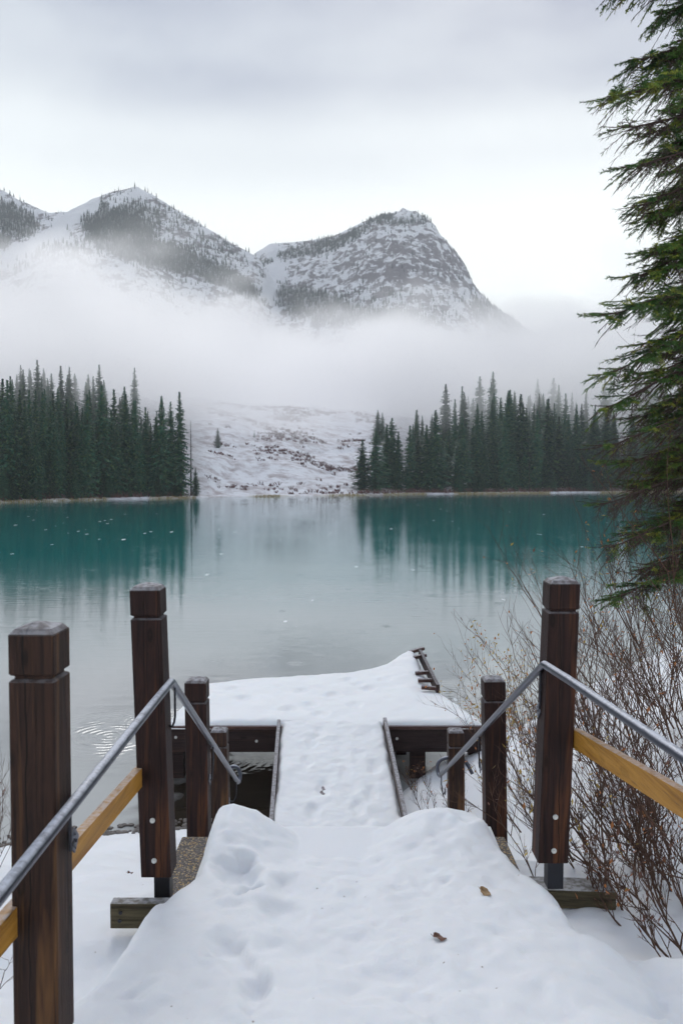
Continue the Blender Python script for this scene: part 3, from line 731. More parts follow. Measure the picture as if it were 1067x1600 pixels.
# front rows: tops read from the photograph
lf = [(6, 590), (14, 592), (40, 625), (68, 612), (78, 625), (96, 650), (112, 640), (138, 615), (128, 655), (160, 600), (150, 660), (176, 640), (186, 665), (199, 614), (214, 625), (206, 660), (230, 635), (236, 660), (243, 650),
      (26, 650), (55, 660), (88, 668), (170, 690), (222, 680), (104, 705), (54, 695), (8, 640), (192, 690), (116, 705), (31, 700), (75, 700), (145, 700)]
ORD = 'first second third fourth fifth sixth seventh eighth ninth tenth eleventh twelfth thirteenth fourteenth fifteenth sixteenth seventeenth eighteenth nineteenth'.split()
TENS = {20: 'twent', 30: 'thirt'}
def ordinal(n):
    if n < 20: return ORD[n - 1]
    t, u = n // 10 * 10, n % 10
    return TENS[t] + 'ieth' if u == 0 else TENS[t] + 'y-' + ORD[u - 1]
def size_word(top): return 'short' if top > 680 else 'middling' if top > 648 else 'tall'
for k_, (px, top) in enumerate(sorted(lf)): tree_px(px + rnd.uniform(-2, 2), rnd.uniform(2, 9), top, '%s front spruce of the left wood, %s along the shore from the frame edge' % (size_word(top), ordinal(k_ + 1)), 'spruces in the front of the left wood', None, rnd.uniform(.85, 1.15))
for i in range(46):
    px = rnd.uniform(-70, 262); off = rnd.uniform(10, 34)
    tree_px(px, off, 612 + rnd.uniform(-8, 34) + (px > 200) * 14 - (px < 90) * 12 + jag(px, 30), 'spruce deeper in the dense wood left of the clearing', 'spruces deeper in the left wood', None, rnd.uniform(.8, 1.1))
for i in range(30):
    px = rnd.uniform(-40, 215); off = rnd.uniform(46, 74)
    tree_px(px, off, 571 + jag(px + 50, 30) + rnd.uniform(-8, 26) + max(0, px - 60) * .14, 'pale spruce fading into the fog behind the left wood', 'foggy spruces behind the left wood', None, rnd.uniform(.9, 1.2))
rf = [(680, 640), (700, 668), (720, 650), (735, 668), (757, 690), (745, 655), (770, 660), (786, 650), (803, 690), (811, 615), (818, 695), (840, 690), (838, 640), (855, 622), (870, 650), (884, 655), (900, 640), (925, 650), (912, 672), (945, 640), (960, 660), (985, 650),
      (690, 690), (712, 700), (775, 700), (861, 700), (790, 715), (740, 712), (850, 710), (895, 700), (1010, 655), (1040, 650), (1060, 660), (975, 690), (1030, 690)]
for k_, (px, top) in enumerate(sorted(rf)): tree_px(px + rnd.uniform(-2, 2), rnd.uniform(3, 12), top, '%s front spruce of the right wood, %s along the shore from the clearing' % (size_word(top), ordinal(k_ + 1)), 'spruces in the front of the right wood', None, rnd.uniform(1.1, 1.6))
for i in range(85):
    px = rnd.uniform(672, 1130); off = rnd.uniform(10, 42)
    tree_px(px, off, 658 + rnd.uniform(-12, 30) - min(off, 30) * .7 + jag(px, 45) + max(0, 760 - px) * .5, 'spruce in the middle rows of the wood right of the clearing', 'spruces deeper in the right wood', None, rnd.uniform(.85, 1.15))
for i in range(46):
    px = rnd.uniform(640, 1100); off = rnd.uniform(40, 72)
    tree_px(px, off, 590 + rnd.uniform(-16, 26) + 12 + jag(px + 90, 40) + max(0, 760 - px) * .55, 'ghostly spruce fading into the fog above the right wood', 'foggy spruces above the right wood', None, rnd.uniform(.9, 1.3))
for px, off, top in ((341, 52, 668), (398, 64, 672), (590, 60, 640), (597, 66, 644)):
    tree_px(px, off, top, {341: 'dark fog-topped spruce alone on the upper left of the clearing', 398: 'faint spruce standing in the fog in the middle of the clearing',
            590: 'pale foggy spruce above the clump, nearer the clearing', 597: 'pale foggy spruce above the clump, second of a close pair'}[px], 'lone spruces on the clearing', None, 1.6)

yr_ = random.Random(77)
for i in range(26):
    px = yr_.choice((yr_.uniform(0, 300), yr_.uniform(690, 1000))); side = 'left' if px < 400 else 'right'
    tree_px(px, yr_.uniform(1.2, 3.0), yr_.uniform(725, 758), 'small bright young spruce at the snowy foot of the %s wood' % side, 'young spruces at the foot of the %s wood' % side, variants[yr_.choice((3, 6, 1))], yr_.uniform(1.3, 1.9))
# ragged undergrowth and snowy deadfall along the foot of the woods
mb = MB(); dr_ = random.Random(9)
for i in range(1500):
    X_ = dr_.uniform(-75, 100); p0 = (X_ / 175.0) * F + CX
    if 320 < p0 < 560: continue
    Y_ = float(fshore(np.array([X_]))[0]) + dr_.uniform(.9, 4); Z_ = float(hill(np.array([X_]), np.array([Y_]))[0])
    for j in range(3):
        a = Vector((X_ + dr_.uniform(-.4, .4), Y_, Z_ - .1)); t = a + Vector((dr_.uniform(-.8, .8), dr_.uniform(-.4, .4), dr_.uniform(.2, 1.3))); s_ = Vector((.05, 0, .03))
        mb.add([a - s_, a + s_, t + s_ * .3, t - s_ * .3], [(0, 1, 2, 3)])
prop(mb.build('undergrowth', M_SHRUBFAR), 'brown twiggy undergrowth along the snowy foot of both woods', 'undergrowth', kind='stuff')
# boulder on the far shoreline
bp = onwater(331, 775.5)
mb = MB(); import bmesh
bm = bmesh.new(); bmesh.ops.create_icosphere(bm, subdivisions=3, radius=1.0)
for v in bm.verts:
    q = 1 + 0.35 * float(fbm(np.array([v.co.x * 1.3 + 5]), np.array([v.co.y * 1.3 + v.co.z]), 3, 91)[0]); v.co = Vector((v.co.x * 1.1 * q, v.co.y * .8 * q, v.co.z * .6 * q))
for i, v in enumerate(bm.verts): v.index = i
mb.add([v.co + Vector((bp.x, bp.y, 0.25)) for v in bm.verts], [[v.index for v in f.verts] for f in bm.faces]); bm.free()
prop(mb.build('boulder', M_STONE), 'dark boulder at the waterline where the left wood meets the clearing', 'boulder')

# ------------------------------------------------------------------ posts
S = 0.14
def post(label, eave_px, d, botpx, stub=None, grey=False, rz=0.0, bolts=(), s=S, groove=0.125, group='handrail posts'):
    """eave_px: photo pixel of the middle of the front eave; botpx: same at the foot"""
    a = U(eave_px[0], eave_px[1], d); b = U(botpx[0], botpx[1], d)
    a.y += s / 2; b.y += s / 2
    root = thing('wooden_post', label, 'post', b, group)
    ax = (a - b); Ln = ax.length; zd = ax.normalized()
    R = zd.to_track_quat('Z', 'Y').to_matrix()
    R = Matrix(((1, 0, zd.x), (0, 1, zd.y), (0, 0, 1))) @ Matrix.Rotation(rz, 3, 'Z')     # stands with level faces, slightly out of plumb
    def P(x, y, z): return b + R @ Vector((x, y, z))
    h = s / 2; g = 0.012; c = 0.005
    def sq(hh, z, c=c):
        return [P(x, y, z) for x, y in ((-hh + c, -hh), (hh - c, -hh), (hh, -hh + c), (hh, hh - c), (hh - c, hh), (-hh + c, hh), (-hh, hh - c), (-hh, -hh + c))]
    def loft(mb, rings):
        vs = [v for r in rings for v in r]; fs = []
        for i in range(len(rings) - 1):
            for k in range(8): fs.append((i * 8 + k, i * 8 + (k + 1) % 8, i * 8 + 8 + (k + 1) % 8, i * 8 + 8 + k))
        fs.append(tuple(reversed(range(8)))); fs.append(tuple(len(vs) - 8 + k for k in range(8)))
        mb.add(vs, fs)
    z0 = Ln; zg = Ln - groove
    mb = MB(); loft(mb, [sq(h, 0), sq(h, zg - 0.012), sq(h - 0.004, zg - 0.007), sq(h - g, zg - 0.004)])
    mb.build('shaft', M_POST_GREY if grey else M_POST, root)
    mb = MB(); loft(mb, [sq(h - g, zg - 0.004), sq(h - g, zg + 0.004), sq(h - .003, zg + 0.008), sq(h, zg + 0.012), sq(h, z0 - 0.004), sq(h - 0.002, z0)])
    hd = mb.build('head', M_POST_GREY if grey else M_POST, root)
    mb = MB(); k = 0.20
    loft(mb, [sq(h - 0.002, z0), sq(h * 0.80, z0 + s * 0.105), sq(h * k, z0 + s * .20, 0.004), sq(h * k * .6, z0 + s * .207, 0.002)])
    mb.build('cap', M_CAP, hd)
    for (bx, bz) in bolts:
        mb = MB(); c0 = P(bx, -h - 0.001, bz)
        mb.tube([c0, c0 + R @ Vector((0, -0.005, 0))], [0.0125, 0.0115], 12); mb.tube([c0, c0 + R @ Vector((0, -0.012, 0))], [0.0075, 0.007], 6)
        mb.build('bolt', M_BOLT, root)
    if stub is not None:
        mb = MB(); mb.box(b + Vector((0.02, 0, -stub / 2 + .03)), (0.075, 0.075, stub + 0.06), bev=0.004); mb.build('foot', M_BLACK, root)
    return root, P, R
post('large cracked post standing nearest on the left, cut off by the frame bottom', (49, 992), 2.33, (58, 1640), rz=math.radians(-2), grey=True, s=0.131)
post('tall post on the left where the steel rail bends downhill', (226, 923), 3.8, (244, 1371), stub=0.14, bolts=((-0.005, 0.08), (-0.005, 0.27)))
post('shorter post further down the left rail', (305, 1068), 5.35, (309, 1322), grey=False)
post('lowest post at the end of the left rail', (341, 1145), 7.0, (345, 1300), grey=True)
post('tall post on the right where the steel rail bends, with two bolts', (883, 913), 3.8, (864, 1349), stub=0.14, bolts=((0.0, 0.06), (0.0, 0.22)))
post('shorter post further down the right rail', (773, 1066), 5.35, (776, 1322))
post('lowest post at the end of the right rail', (713, 1146), 7.3, (714, 1300), grey=True)
# the pair of posts out of the frame carry the ends of the wooden rails
# ------------------------------------------------------------------ steel handrails
def smooth_path(pts, n=6):
    pts = [Vector(p) for p in pts]; out = []
    for i in range(len(pts) - 1):
        p0 = pts[max(i - 1, 0)]; p1 = pts[i]; p2 = pts[i + 1]; p3 = pts[min(i + 2, len(pts) - 1)]
        for k in range(n):
            t = k / n
            out.append(0.5 * ((2 * p1) + (p2 - p0) * t + (2 * p0 - 5 * p1 + 4 * p2 - p3) * t * t + (3 * p1 - p0 - 3 * p2 + p3) * t ** 3))
    return out + [pts[-1]]
def lin(a, b, n): return [a.lerp(b, i / n) for i in range(n)]
def bracket(root, rail_pt, plate_pt, drop, wall_y_side):
    """J-shaped rod from under the rail to a plate on the post face"""
    e = MB(); a = Vector(rail_pt); w = Vector(plate_pt)
    m1 = a + Vector((0, 0, -drop * 0.8)); c1 = a + Vector(((w.x - a.x) * .12, (w.y - a.y) * .12, -drop * .95)); c2 = Vector((a.x + (w.x - a.x) * .4, a.y + (w.y - a.y) * .4, w.z))
    e.tube([a, a.lerp(m1, .5), m1, c1, c2, w], 0.0055, 8)
    ob = e.build('bracket', M_BLACK, root)
    e = MB(); e.box(w, (0.006, 0.055, 0.055), rot=Matrix.Rotation(math.pi / 4, 3, 'X'), bev=0.0015)
    for q in (0.02, -0.02): e.tube([w, w + Vector((wall_y_side * 0.008, 0, 0))], 0.006, 6); e.tube([w + Vector((0, 0, q)), w + Vector((wall_y_side * 0.006, 0, q))], 0.005, 6)
    e.build('plate', M_STEEL, ob)
RR = 0.0185
# left
Lb = U(268, 1064, 3.80); Ln_ = U(-10, 1424, 1.83); Lf = Vector((Ln_.x + (Ln_.x - Lb.x) * .9, -0.2, Ln_.z)); Le = U(372, 1222, 7.24)
rootL = thing('handrail', 'frosty steel handrail on the left, fixed inside the left posts', 'handrail', Lb, 'steel handrails')
mb = MB(); pa = lin(Lf, Lb - (Lb - Ln_).normalized() * .05, 14) + [Lb.copy() + Vector((0, 0, -.004))] + lin(Lb + (Le - Lb).normalized() * .05, Le, 14)
mb.tube(pa + [Le], RR, 14); mb.build('rail', M_STEEL, rootL, smooth=True)
hk = [Le, Le + Vector((.008, .03, .0)), Le + Vector((.012, .06, .05)), Le + Vector((-.01, .07, .10)), Le + Vector((-.06, .06, .115)), Le + Vector((-.12, .05, .06)), Le + Vector((-.2, .05, -.06))]
mb = MB(); mb.tube(smooth_path(hk), RR * .9, 12); mb.build('rail_end', M_STEEL, rootL, smooth=True)
# right
Rb = U(850, 1037, 3.80); Rn = U(1077, 1172, 2.46); Rf = Vector((Rn.x + (Rn.x - Rb.x) * 1.6, -0.1, Rn.z)); Re = U(687, 1212, 7.3)
rootR = thing('handrail', 'frosty steel handrail on the right, fixed inside the right posts', 'handrail', Rb, 'steel handrails')
mb = MB(); pa = lin(Rf, Rb - (Rb - Rn).normalized() * .05, 14) + [Rb + Vector((0, 0, -.004))] + lin(Rb + (Re - Rb).normalized() * .05, Re, 14)
mb.tube(pa + [Re], RR, 14); mb.build('rail', M_STEEL, rootR, smooth=True)
hk = [Re, Re + Vector((-.012, .03, .01)), Re + Vector((-.016, .06, .07)), Re + Vector((.02, .07, .12)), Re + Vector((.10, .07, .14)), Re + Vector((.22, .08, .12)), Re + Vector((.30, .08, -.01))]
mb = MB(); mb.tube(smooth_path(hk), RR * .9, 12); mb.build('rail_end', M_STEEL, rootR, smooth=True)
def on(a, b, t): return a.lerp(b, t)
bracket(rootL, on(Ln_, Lb, (2.36 - Ln_.y) / (Lb.y - Ln_.y)), (-0.790, 2.42, 2.935 - .01), 0.12, 1)
bracket(rootL, Vector((Lb.x + .004, 3.86, Lb.z - .02)), (-0.822, 3.90, U(262, 1137, 3.86).z), 0.20, 1)
bracket(rootL, on(Lb, Le, (5.40 - 3.8) / (Le.y - 3.8)), (-0.868, 5.42, U(330, 1218, 5.42).z), 0.16, 1)
bracket(rootL, on(Lb, Le, (7.08 - 3.8) / (Le.y - 3.8)), (-0.968, 7.08, U(362, 1252, 7.08).z), 0.16, 1)
bracket(rootR, Vector((Rb.x, 3.87, Rb.z - .02)), (0.932, 3.90, U(848, 1110, 3.9).z), 0.20, -1)
bracket(rootR, on(Rb, Re, (5.42 - 3.8) / (Re.y - 3.8)), (0.915, 5.42, U(754, 1199, 5.42).z), 0.16, -1)
bracket(rootR, on(Rb, Re, (7.20 - 3.8) / (Re.y - 3.8)), (0.93, 7.36, U(700, 1240, 7.3).z), 0.12, -1)

# yellow wooden rails between the posts
def wrail(label, a, b):
    o = thing('wooden_rail', label, 'wooden rail', a, 'yellow wooden rails')
    mb = MB(); mb.beam(a, b, 0.038, 0.089, bev=0.003); mb.build('board', M_YELLOW, o)
    for q in (0.03, 0.97):
        c = Vector(a).lerp(Vector(b), q); e = MB(); e.box(c, (0.044, 0.05, 0.07), bev=.002); 
    return o
a0 = U(216, 1216, 3.80) + Vector((0.0, .04, 0)); b0 = U(112, 1333, 2.86)
dirv = (a0 - b0)
wrail('yellow wooden rail running from the tall left post past the nearest post', tuple(b0 - dirv * 2.2), tuple(a0))
a1 = U(899, 1153, 3.84); b1 = U(1067, 1254, 2.76)
wrail('yellow wooden rail leaving the tall right post toward the frame edge', tuple(b1 - (a1 - b1) * 1.2), tuple(a1))

# ------------------------------------------------------------------ slab, stairs and timbers
slab = thing('concrete_stairs', 'pebbled concrete landing and steps under the snow between the posts', 'stairs', (0, 3.2, EYE - 2.4))
ztop = EYE - 2.03
mb = MB(); mb.box((0.01, 3.02, ztop - 0.3), (1.82, 3.2, 0.6), bev=0.01); mb.build('landing', M_AGG, slab)
for i in range(9):
    y0 = 4.625 + i * 0.36; zt = ztop - 0.185 * (i + 1)
    mb = MB(); mb.box((0.03, y0 + 0.18, zt - 0.25), (1.80, 0.356, 0.5), bev=0.006); mb.build('step', M_AGG, slab)
mb = MB(); c = U(246, 1415, 3.72); mb.box((-0.915, 3.77, EYE - 1.972), (0.42, 0.16, 0.125), bev=0.006)
c0 = U(171, 1414, 3.68)
mb = MB(); mb.box((c0.x + 0.24, 3.72, c0.z - 0.058), (0.48, 0.06, 0.116), bev=0.006)
tl = prop(mb.build('timber', M_TIMBER), 'short squared timber end poking out of the snow under the tall left post', 'timber', 'landing edge timbers')
mb = MB()
for q in ((0.05, .02), (0.045, -.018)): 
    cc = Vector((c0.x + q[0], 3.684, c0.z - .058 + q[1])); mb.tube([cc, cc + Vector((0, -.003, 0))], 0.009, 8)
e = mb.build('nail', M_BLACK); e.parent = tl
c1 = U(963, 1392, 3.98)
mb = MB(); R_ = Matrix.Rotation(math.radians(-4), 3, 'Z')
mb.box((c1.x - 0.20, 4.05, c1.z - 0.045), (0.40, 0.14, 0.09), rot=R_, bev=0.006)
prop(mb.build('timber', M_TIMBER), 'grey squared timber end showing in the snow right of the right post', 'timber', 'landing edge timbers')

# ------------------------------------------------------------------ ramp and dock
DY = 10.8
dock = thing('dock', 'snow covered timber dock at the foot of the ramp, open lake beyond', 'dock', (0, DY, 0))
zs_near = U(350, 1133, DY).z; zs_bot = U(350, 1175, DY).z
xl, xr = U(262, 1133, DY).x, U(752, 1131, DY).x
ztopd = zs_near - 0.03
poly = [U(258, 1133, DY), U(312, 1064, 12.9), U(360, 1060, 13.1), U(440, 1051, 13.3), U(540, 1043, 13.6), U(600, 1031, 13.8), U(622, 1021, 14.1), U(640, 1015, 14.4), U(652, 1018, 14.3), U(664, 1042, 13.3), U(674, 1062, 12.6), U(700, 1080, 12.05), U(742, 1112, 11.2), U(756, 1131, DY)]
poly = [(p.x, p.y) for p in poly]
def sdist(px, py, poly):
    d = np.full(px.shape, 1e9); ins = np.zeros(px.shape, bool); n = len(poly)
    for i in range(n):
        x0, y0 = poly[i]; x1, y1 = poly[(i + 1) % n]; vx, vy = x1 - x0, y1 - y0
        t = np.clip(((px - x0) * vx + (py - y0) * vy) / (vx * vx + vy * vy), 0, 1); d = np.minimum(d, np.hypot(px - x0 - t * vx, py - y0 - t * vy))
        c = ((y0 > py) != (y1 > py)); xi = x0 + (py - y0) * vx / (vy if abs(vy) > 1e-9 else 1e-9); ins ^= c & (px < xi)
    return np.where(ins, d, -d)
# deck structure
mb = MB()
deck_poly = poly
vs = [(x, y, ztopd) for x, y in deck_poly] + [(x, y, ztopd - 0.05) for x, y in deck_poly]; n = len(deck_poly)
mb.add(vs, [tuple(reversed(range(n))), tuple(range(n, 2 * n))] + [(i, (i + 1) % n, n + (i + 1) % n, n + i) for i in range(n)])
mb.build('deck', M_RIM, dock)
rxl = U(437, 1130, DY).x; rxr = U(601, 1128, DY).x
mb = MB(); mb.box(((xl + xr) / 2, DY - 0.01, ztopd + 0.005), (xr - xl, 0.06, 0.045), bev=0.004); mb.build('rim_board', M_RIM, dock)
for (p, q) in ((xl, rxl - .01), (rxr + .01, xr)):
    mb = MB(); mb.box(((p + q) / 2, DY + .03, (ztopd - 0.03 + zs_bot) / 2), (q - p, 0.07, ztopd - 0.03 - zs_bot), bev=0.005); mb.build('beam', M_BEAM, dock)
mb = MB(); mb.box(((rxl + rxr) / 2, DY + .06, (ztopd - 0.06 + zs_bot) / 2), (rxr - rxl, 0.07, ztopd - 0.06 - zs_bot), bev=0.005); mb.build('beam', M_BEAM, dock)
for px, py in ((275, 1152), (401, 1158), (620, 1154), (742, 1155)):
    c = U(px, py, DY - .006); e = MB(); e.tube([c, c + Vector((0, -.012, 0))], [.02, .017], 10); e.build('bolt', M_BOLT, dock)
for (x, y, w) in ((U(277, 1200, DY + .2).x, DY + .2, .21), (U(652, 1200, DY + .15).x, DY + .18, .20), (U(741, 1200, DY + .15).x, DY + .2, .16), (0.0, 12.9, .18), (-1.8, 12.6, .18), (1.0, 13.6, .16), (U(626, 1200, 11.9).x, 11.9, .15)):
    e = MB(); e.box((x, y, (ztopd - .07) / 2 - .4), (w, w, ztopd - .07 + .8), bev=.008); e.build('pile', M_BEAM, dock)
c = U(279, 1236, DY + .08); e = MB(); e.box(c, (0.05, 0.006, 0.10)); e.build('white_tag', flat('white_plate', (.75, .75, .75)), dock)
for (px, py, ang) in ((660, 1016, 20), (663, 1026, 16), (672, 1051, 6), (677, 1063, 2), (683, 1075, -6)):
    # deck planks sticking out beyond the snow on the lake side
    d = {1016: 14.2, 1026: 13.85, 1051: 13.0, 1063: 12.6, 1075: 12.2}[py]; c = U(px, py, d)
    e = MB(); e.box((c.x - .10, c.y, c.z), (0.27, 0.075, 0.05), rot=Matrix.Rotation(math.radians(ang), 3, 'Z') @ Matrix.Rotation(math.radians(-ang * .5), 3, 'Y'), bev=.004); e.build('plank_end', M_RIM, dock)
e = MB(); e.beam(U(656, 1022, 14.15), U(684, 1078, 12.15), .05, .16, bev=.004); e.build('side_beam', M_BEAM, dock)
# ramp
ramp_o = thing('ramp', 'snow covered boarding ramp between two side boards, leading to the dock', 'ramp', (0, 9.5, 0.4))
nl, nr = U(424, 1284, 8.4), U(632, 1271, 8.4); fl_, fr_ = U(436, 1130, DY - .05), U(601, 1127, DY - .05)
nl2 = nl + (nl - fl_) * .12; nr2 = nr + (nr - fr_) * .12
mb = MB(); mb.beam(nl2 + Vector((0, 0, -.05)), fl_ + Vector((0, 0, -.02)), 0.045, 0.15, bev=.005); mb.build('side_board', M_SIDE, ramp_o)
mb = MB(); mb.beam(nr2 + Vector((0, 0, -.05)), fr_ + Vector((0, 0, -.02)), 0.045, 0.15, bev=.005); mb.build('side_board', M_SIDE, ramp_o)
m0 = (nl2 + nr2) / 2; m1 = (fl_ + fr_) / 2
mb = MB(); mb.beam(m0 + Vector((0, 0, -.10)), m1 + Vector((0, 0, -.07)), (nr - nl).length - .06, 0.05); mb.build('deck', M_RIM, ramp_o)

def snow_sheet(name, poly, zfun, base, res=0.03, soft=0.10, seed=0, label=None):
    xs_ = np.arange(min(p[0] for p in poly) - .1, max(p[0] for p in poly) + .1, res); ys_ = np.arange(min(p[1] for p in poly) - .1, max(p[1] for p in poly) + .1, res)
    X, Y = np.meshgrid(xs_, ys_); sd = sdist(X, Y, poly) + 0.035 * fbm(X * 3, Y * 3, 3, seed)
    top = zfun(X, Y); bz = base(X, Y)
    k = np.sqrt(np.clip(1 - (1 - np.clip(sd / soft, 0, 1)) ** 2, 0, 1))
    Z = bz - 0.02 + (top - bz + 0.02) * k
    return prop(grid_obj(name, xs_, ys_, Z, M_DSNOW, keep=sd > 0), label, 'snow', kind='stuff')
# footprints on the ramp and dock
foot = [(490, 1270, .05), (505, 1232, .04), (480, 1190, .05), (560, 1180, .03), (600 - 20, 1240, .03), (488, 1160, .035), (540, 1210, .025), (560, 1262, .035), (500, 1145, .03), (585, 1200, .03), (530, 1160, .025), (575, 1150, .02)]
def ramp_top(X, Y):
    t = (Y - 8.4) / (DY - 8.4); z = nl.z + (fl_.z - nl.z) * t + 0.012
    z = z + 0.02 * fbm(X * 2.5, Y * 2.5, 3, 101) + 0.012 * fbm(X * 9, Y * 9, 3, 102)
    for (px, py, dp) in foot:
        d = 9.6
        for _ in range(10):
            p = U(px, py, d); tz = nl.z + (fl_.z - nl.z) * (p.y - 8.4) / (DY - 8.4); d = d * (EYE - tz) / (EYE - p.z)
        q = ((X - p.x) / .07) ** 2 + ((Y - p.y) / .15) ** 2; z = z - dp * .7 * np.exp(-q * q)
    return z
rp = [(nl2.x + .02, nl2.y - .35), (fl_.x + .02, DY + .06), (fr_.x - .02, DY + .06), (nr2.x - .02, nr2.y - .35)]
snow_sheet('ramp_snow', rp, ramp_top, lambda X, Y: ramp_top(X, Y) - 0.09, 0.02, 0.05, 3, 'trodden snow lying on the ramp between its side boards')
tip = U(640, 1015, 14.3)
dfeet = [(p.x, p.y) for p in [onwater(a, b, zs_near) for a, b in ((560, 1075), (575, 1082), (545, 1068), (470, 1085), (520, 1090), (485, 1105), (600, 1070), (360, 1080), (380, 1095), (500, 1120), (555, 1105), (450, 1112))]]
def dock_top(X, Y):
    z = zs_near + 0.05 + 0.03 * fbm(X * 1.1, Y * 1.1, 3, 111) + 0.012 * fbm(X * 6, Y * 6, 3, 112)
    z = z + (tip.z - zs_near - .06) * np.exp(-(((X - tip.x) / .55) ** 2 + ((Y - tip.y) / 1.0) ** 2)) + 0.07 * np.exp(-(((X - 1.0) / .5) ** 2 + ((Y - 13.2) / 1.2) ** 2))
    for (x, y) in dfeet:
        q = ((X - x) / .10) ** 2 + ((Y - y) / .14) ** 2; z = z - 0.035 * np.exp(-q * q)
    return z
poly2 = [(x, y) for x, y in poly]; poly2[0] = (poly2[0][0], DY - .02); poly2[-1] = (poly2[-1][0], DY - .02)
snow_sheet('dock_snow', poly2, dock_top, lambda X, Y: X * 0 + ztopd + .012, 0.035, 0.16, 7, 'smooth deep snow lying on the dock deck')

# ------------------------------------------------------------------ pebbles at the left waterline
peb = MB(); r = random.Random(4)
for i in range(420):
    x = r.uniform(-4.6, -1.3); y = float(shore(np.array([x]))[0]) + r.uniform(-.22, .25); z = max(0.0, gz(x, y)) + .005; s = r.uniform(.012, .045)
    bm = bmesh.new(); bmesh.ops.create_icosphere(bm, subdivisions=1, radius=s)
    vs = [Vector((v.co.x * r.uniform(.8, 1.3) + x, v.co.y * r.uniform(.8, 1.3) + y, v.co.z * .6 + z)) for v in bm.verts]
    for k, v in enumerate(bm.verts): v.index = k
    peb.add(vs, [[v.index for v in f.verts] for f in bm.faces]); bm.free()
prop(peb.build('pebbles', M_STONE), 'wet dark pebbles along the left waterline', 'pebbles', kind='stuff')

# ------------------------------------------------------------------ shrubs
def shrub(name, label, base, stems, height, lean, seed, leaves=30, spread=0.5, leafmats=(1, 2), thick=0.007, levels=3, group='bare shrubs'):
    r = random.Random(seed); wood = MB(); lf = MB()
    root = thing(name, label, 'shrub', base, group)
    tips = []
    def grow(p, d, ln, rad, lev):
        pts = [p.copy()]; dd = d.copy(); n = 5 if lev == 0 else 4
        for i in range(n):
            dd = (dd + Vector((r.gauss(0, .10), r.gauss(0, .10), r.gauss(0, .07) + .05))).normalized(); p = p + dd * ln / n; pts.append(p.copy())
        wood.tube(pts, [rad * (1 - .6 * i / n) for i in range(n + 1)], 4 if lev == 0 else 3, cap=False)
        if lev < levels:
            m = {0: 6, 1: 4, 2: 2}.get(lev, 2)
            for k in range(m):
                i = r.randint(1, n); q = pts[i]; a = Vector((r.gauss(0, 1), r.gauss(0, 1), r.gauss(0.2, .7))).normalized()
                nd = (dd * 1.0 + a * .62).normalized(); grow(q, nd, ln * r.uniform(.35, .62), rad * .55, lev + 1)
        if lev >= 1: tips.append((pts[-1], dd)); tips.append((pts[2], dd))
    for i in range(stems):
        a = r.uniform(0, 6.28); sp = spread * math.sqrt(r.random())
        b = Vector(base) + Vector((math.cos(a) * sp * .5, math.sin(a) * sp * .5, -.06))
        d = (Vector(lean) + Vector((math.cos(a) * spread * .7, math.sin(a) * spread * .7, 0)) + Vector((r.gauss(0, .12), r.gauss(0, .12), 1))).normalized()
        grow(b, d, height * r.uniform(.6, 1.05), thick * r.uniform(.6, 1.1), 0)
    wood.build('stems', M_TWIG, root)
    for i in range(leaves):
        p, d = r.choice(tips); s = r.uniform(.010, .022); a = Vector((r.gauss(0, 1), r.gauss(0, 1), r.gauss(0, 1))).normalized(); b = a.cross(Vector((.3, .5, .8))).normalized()
        p = p + a * .006
        lf.add([p, p + a * s + b * s * .45, p + a * s * 2.0, p + a * s - b * s * .45], [(0, 1, 2), (0, 2, 3)], r.choice((0, 0, 1)))
    if leaves: lf.build('leaves', [(M_LEAF_O, M_LEAF_Y, M_LEAF_B)[leafmats[0] - 1], (M_LEAF_O, M_LEAF_Y, M_LEAF_B)[leafmats[1] - 1]], root)
    return root
def sh(px, py_hint, d, *a, **k):
    x = (px - CX) / F * d; return (x, d, gz(x, d))
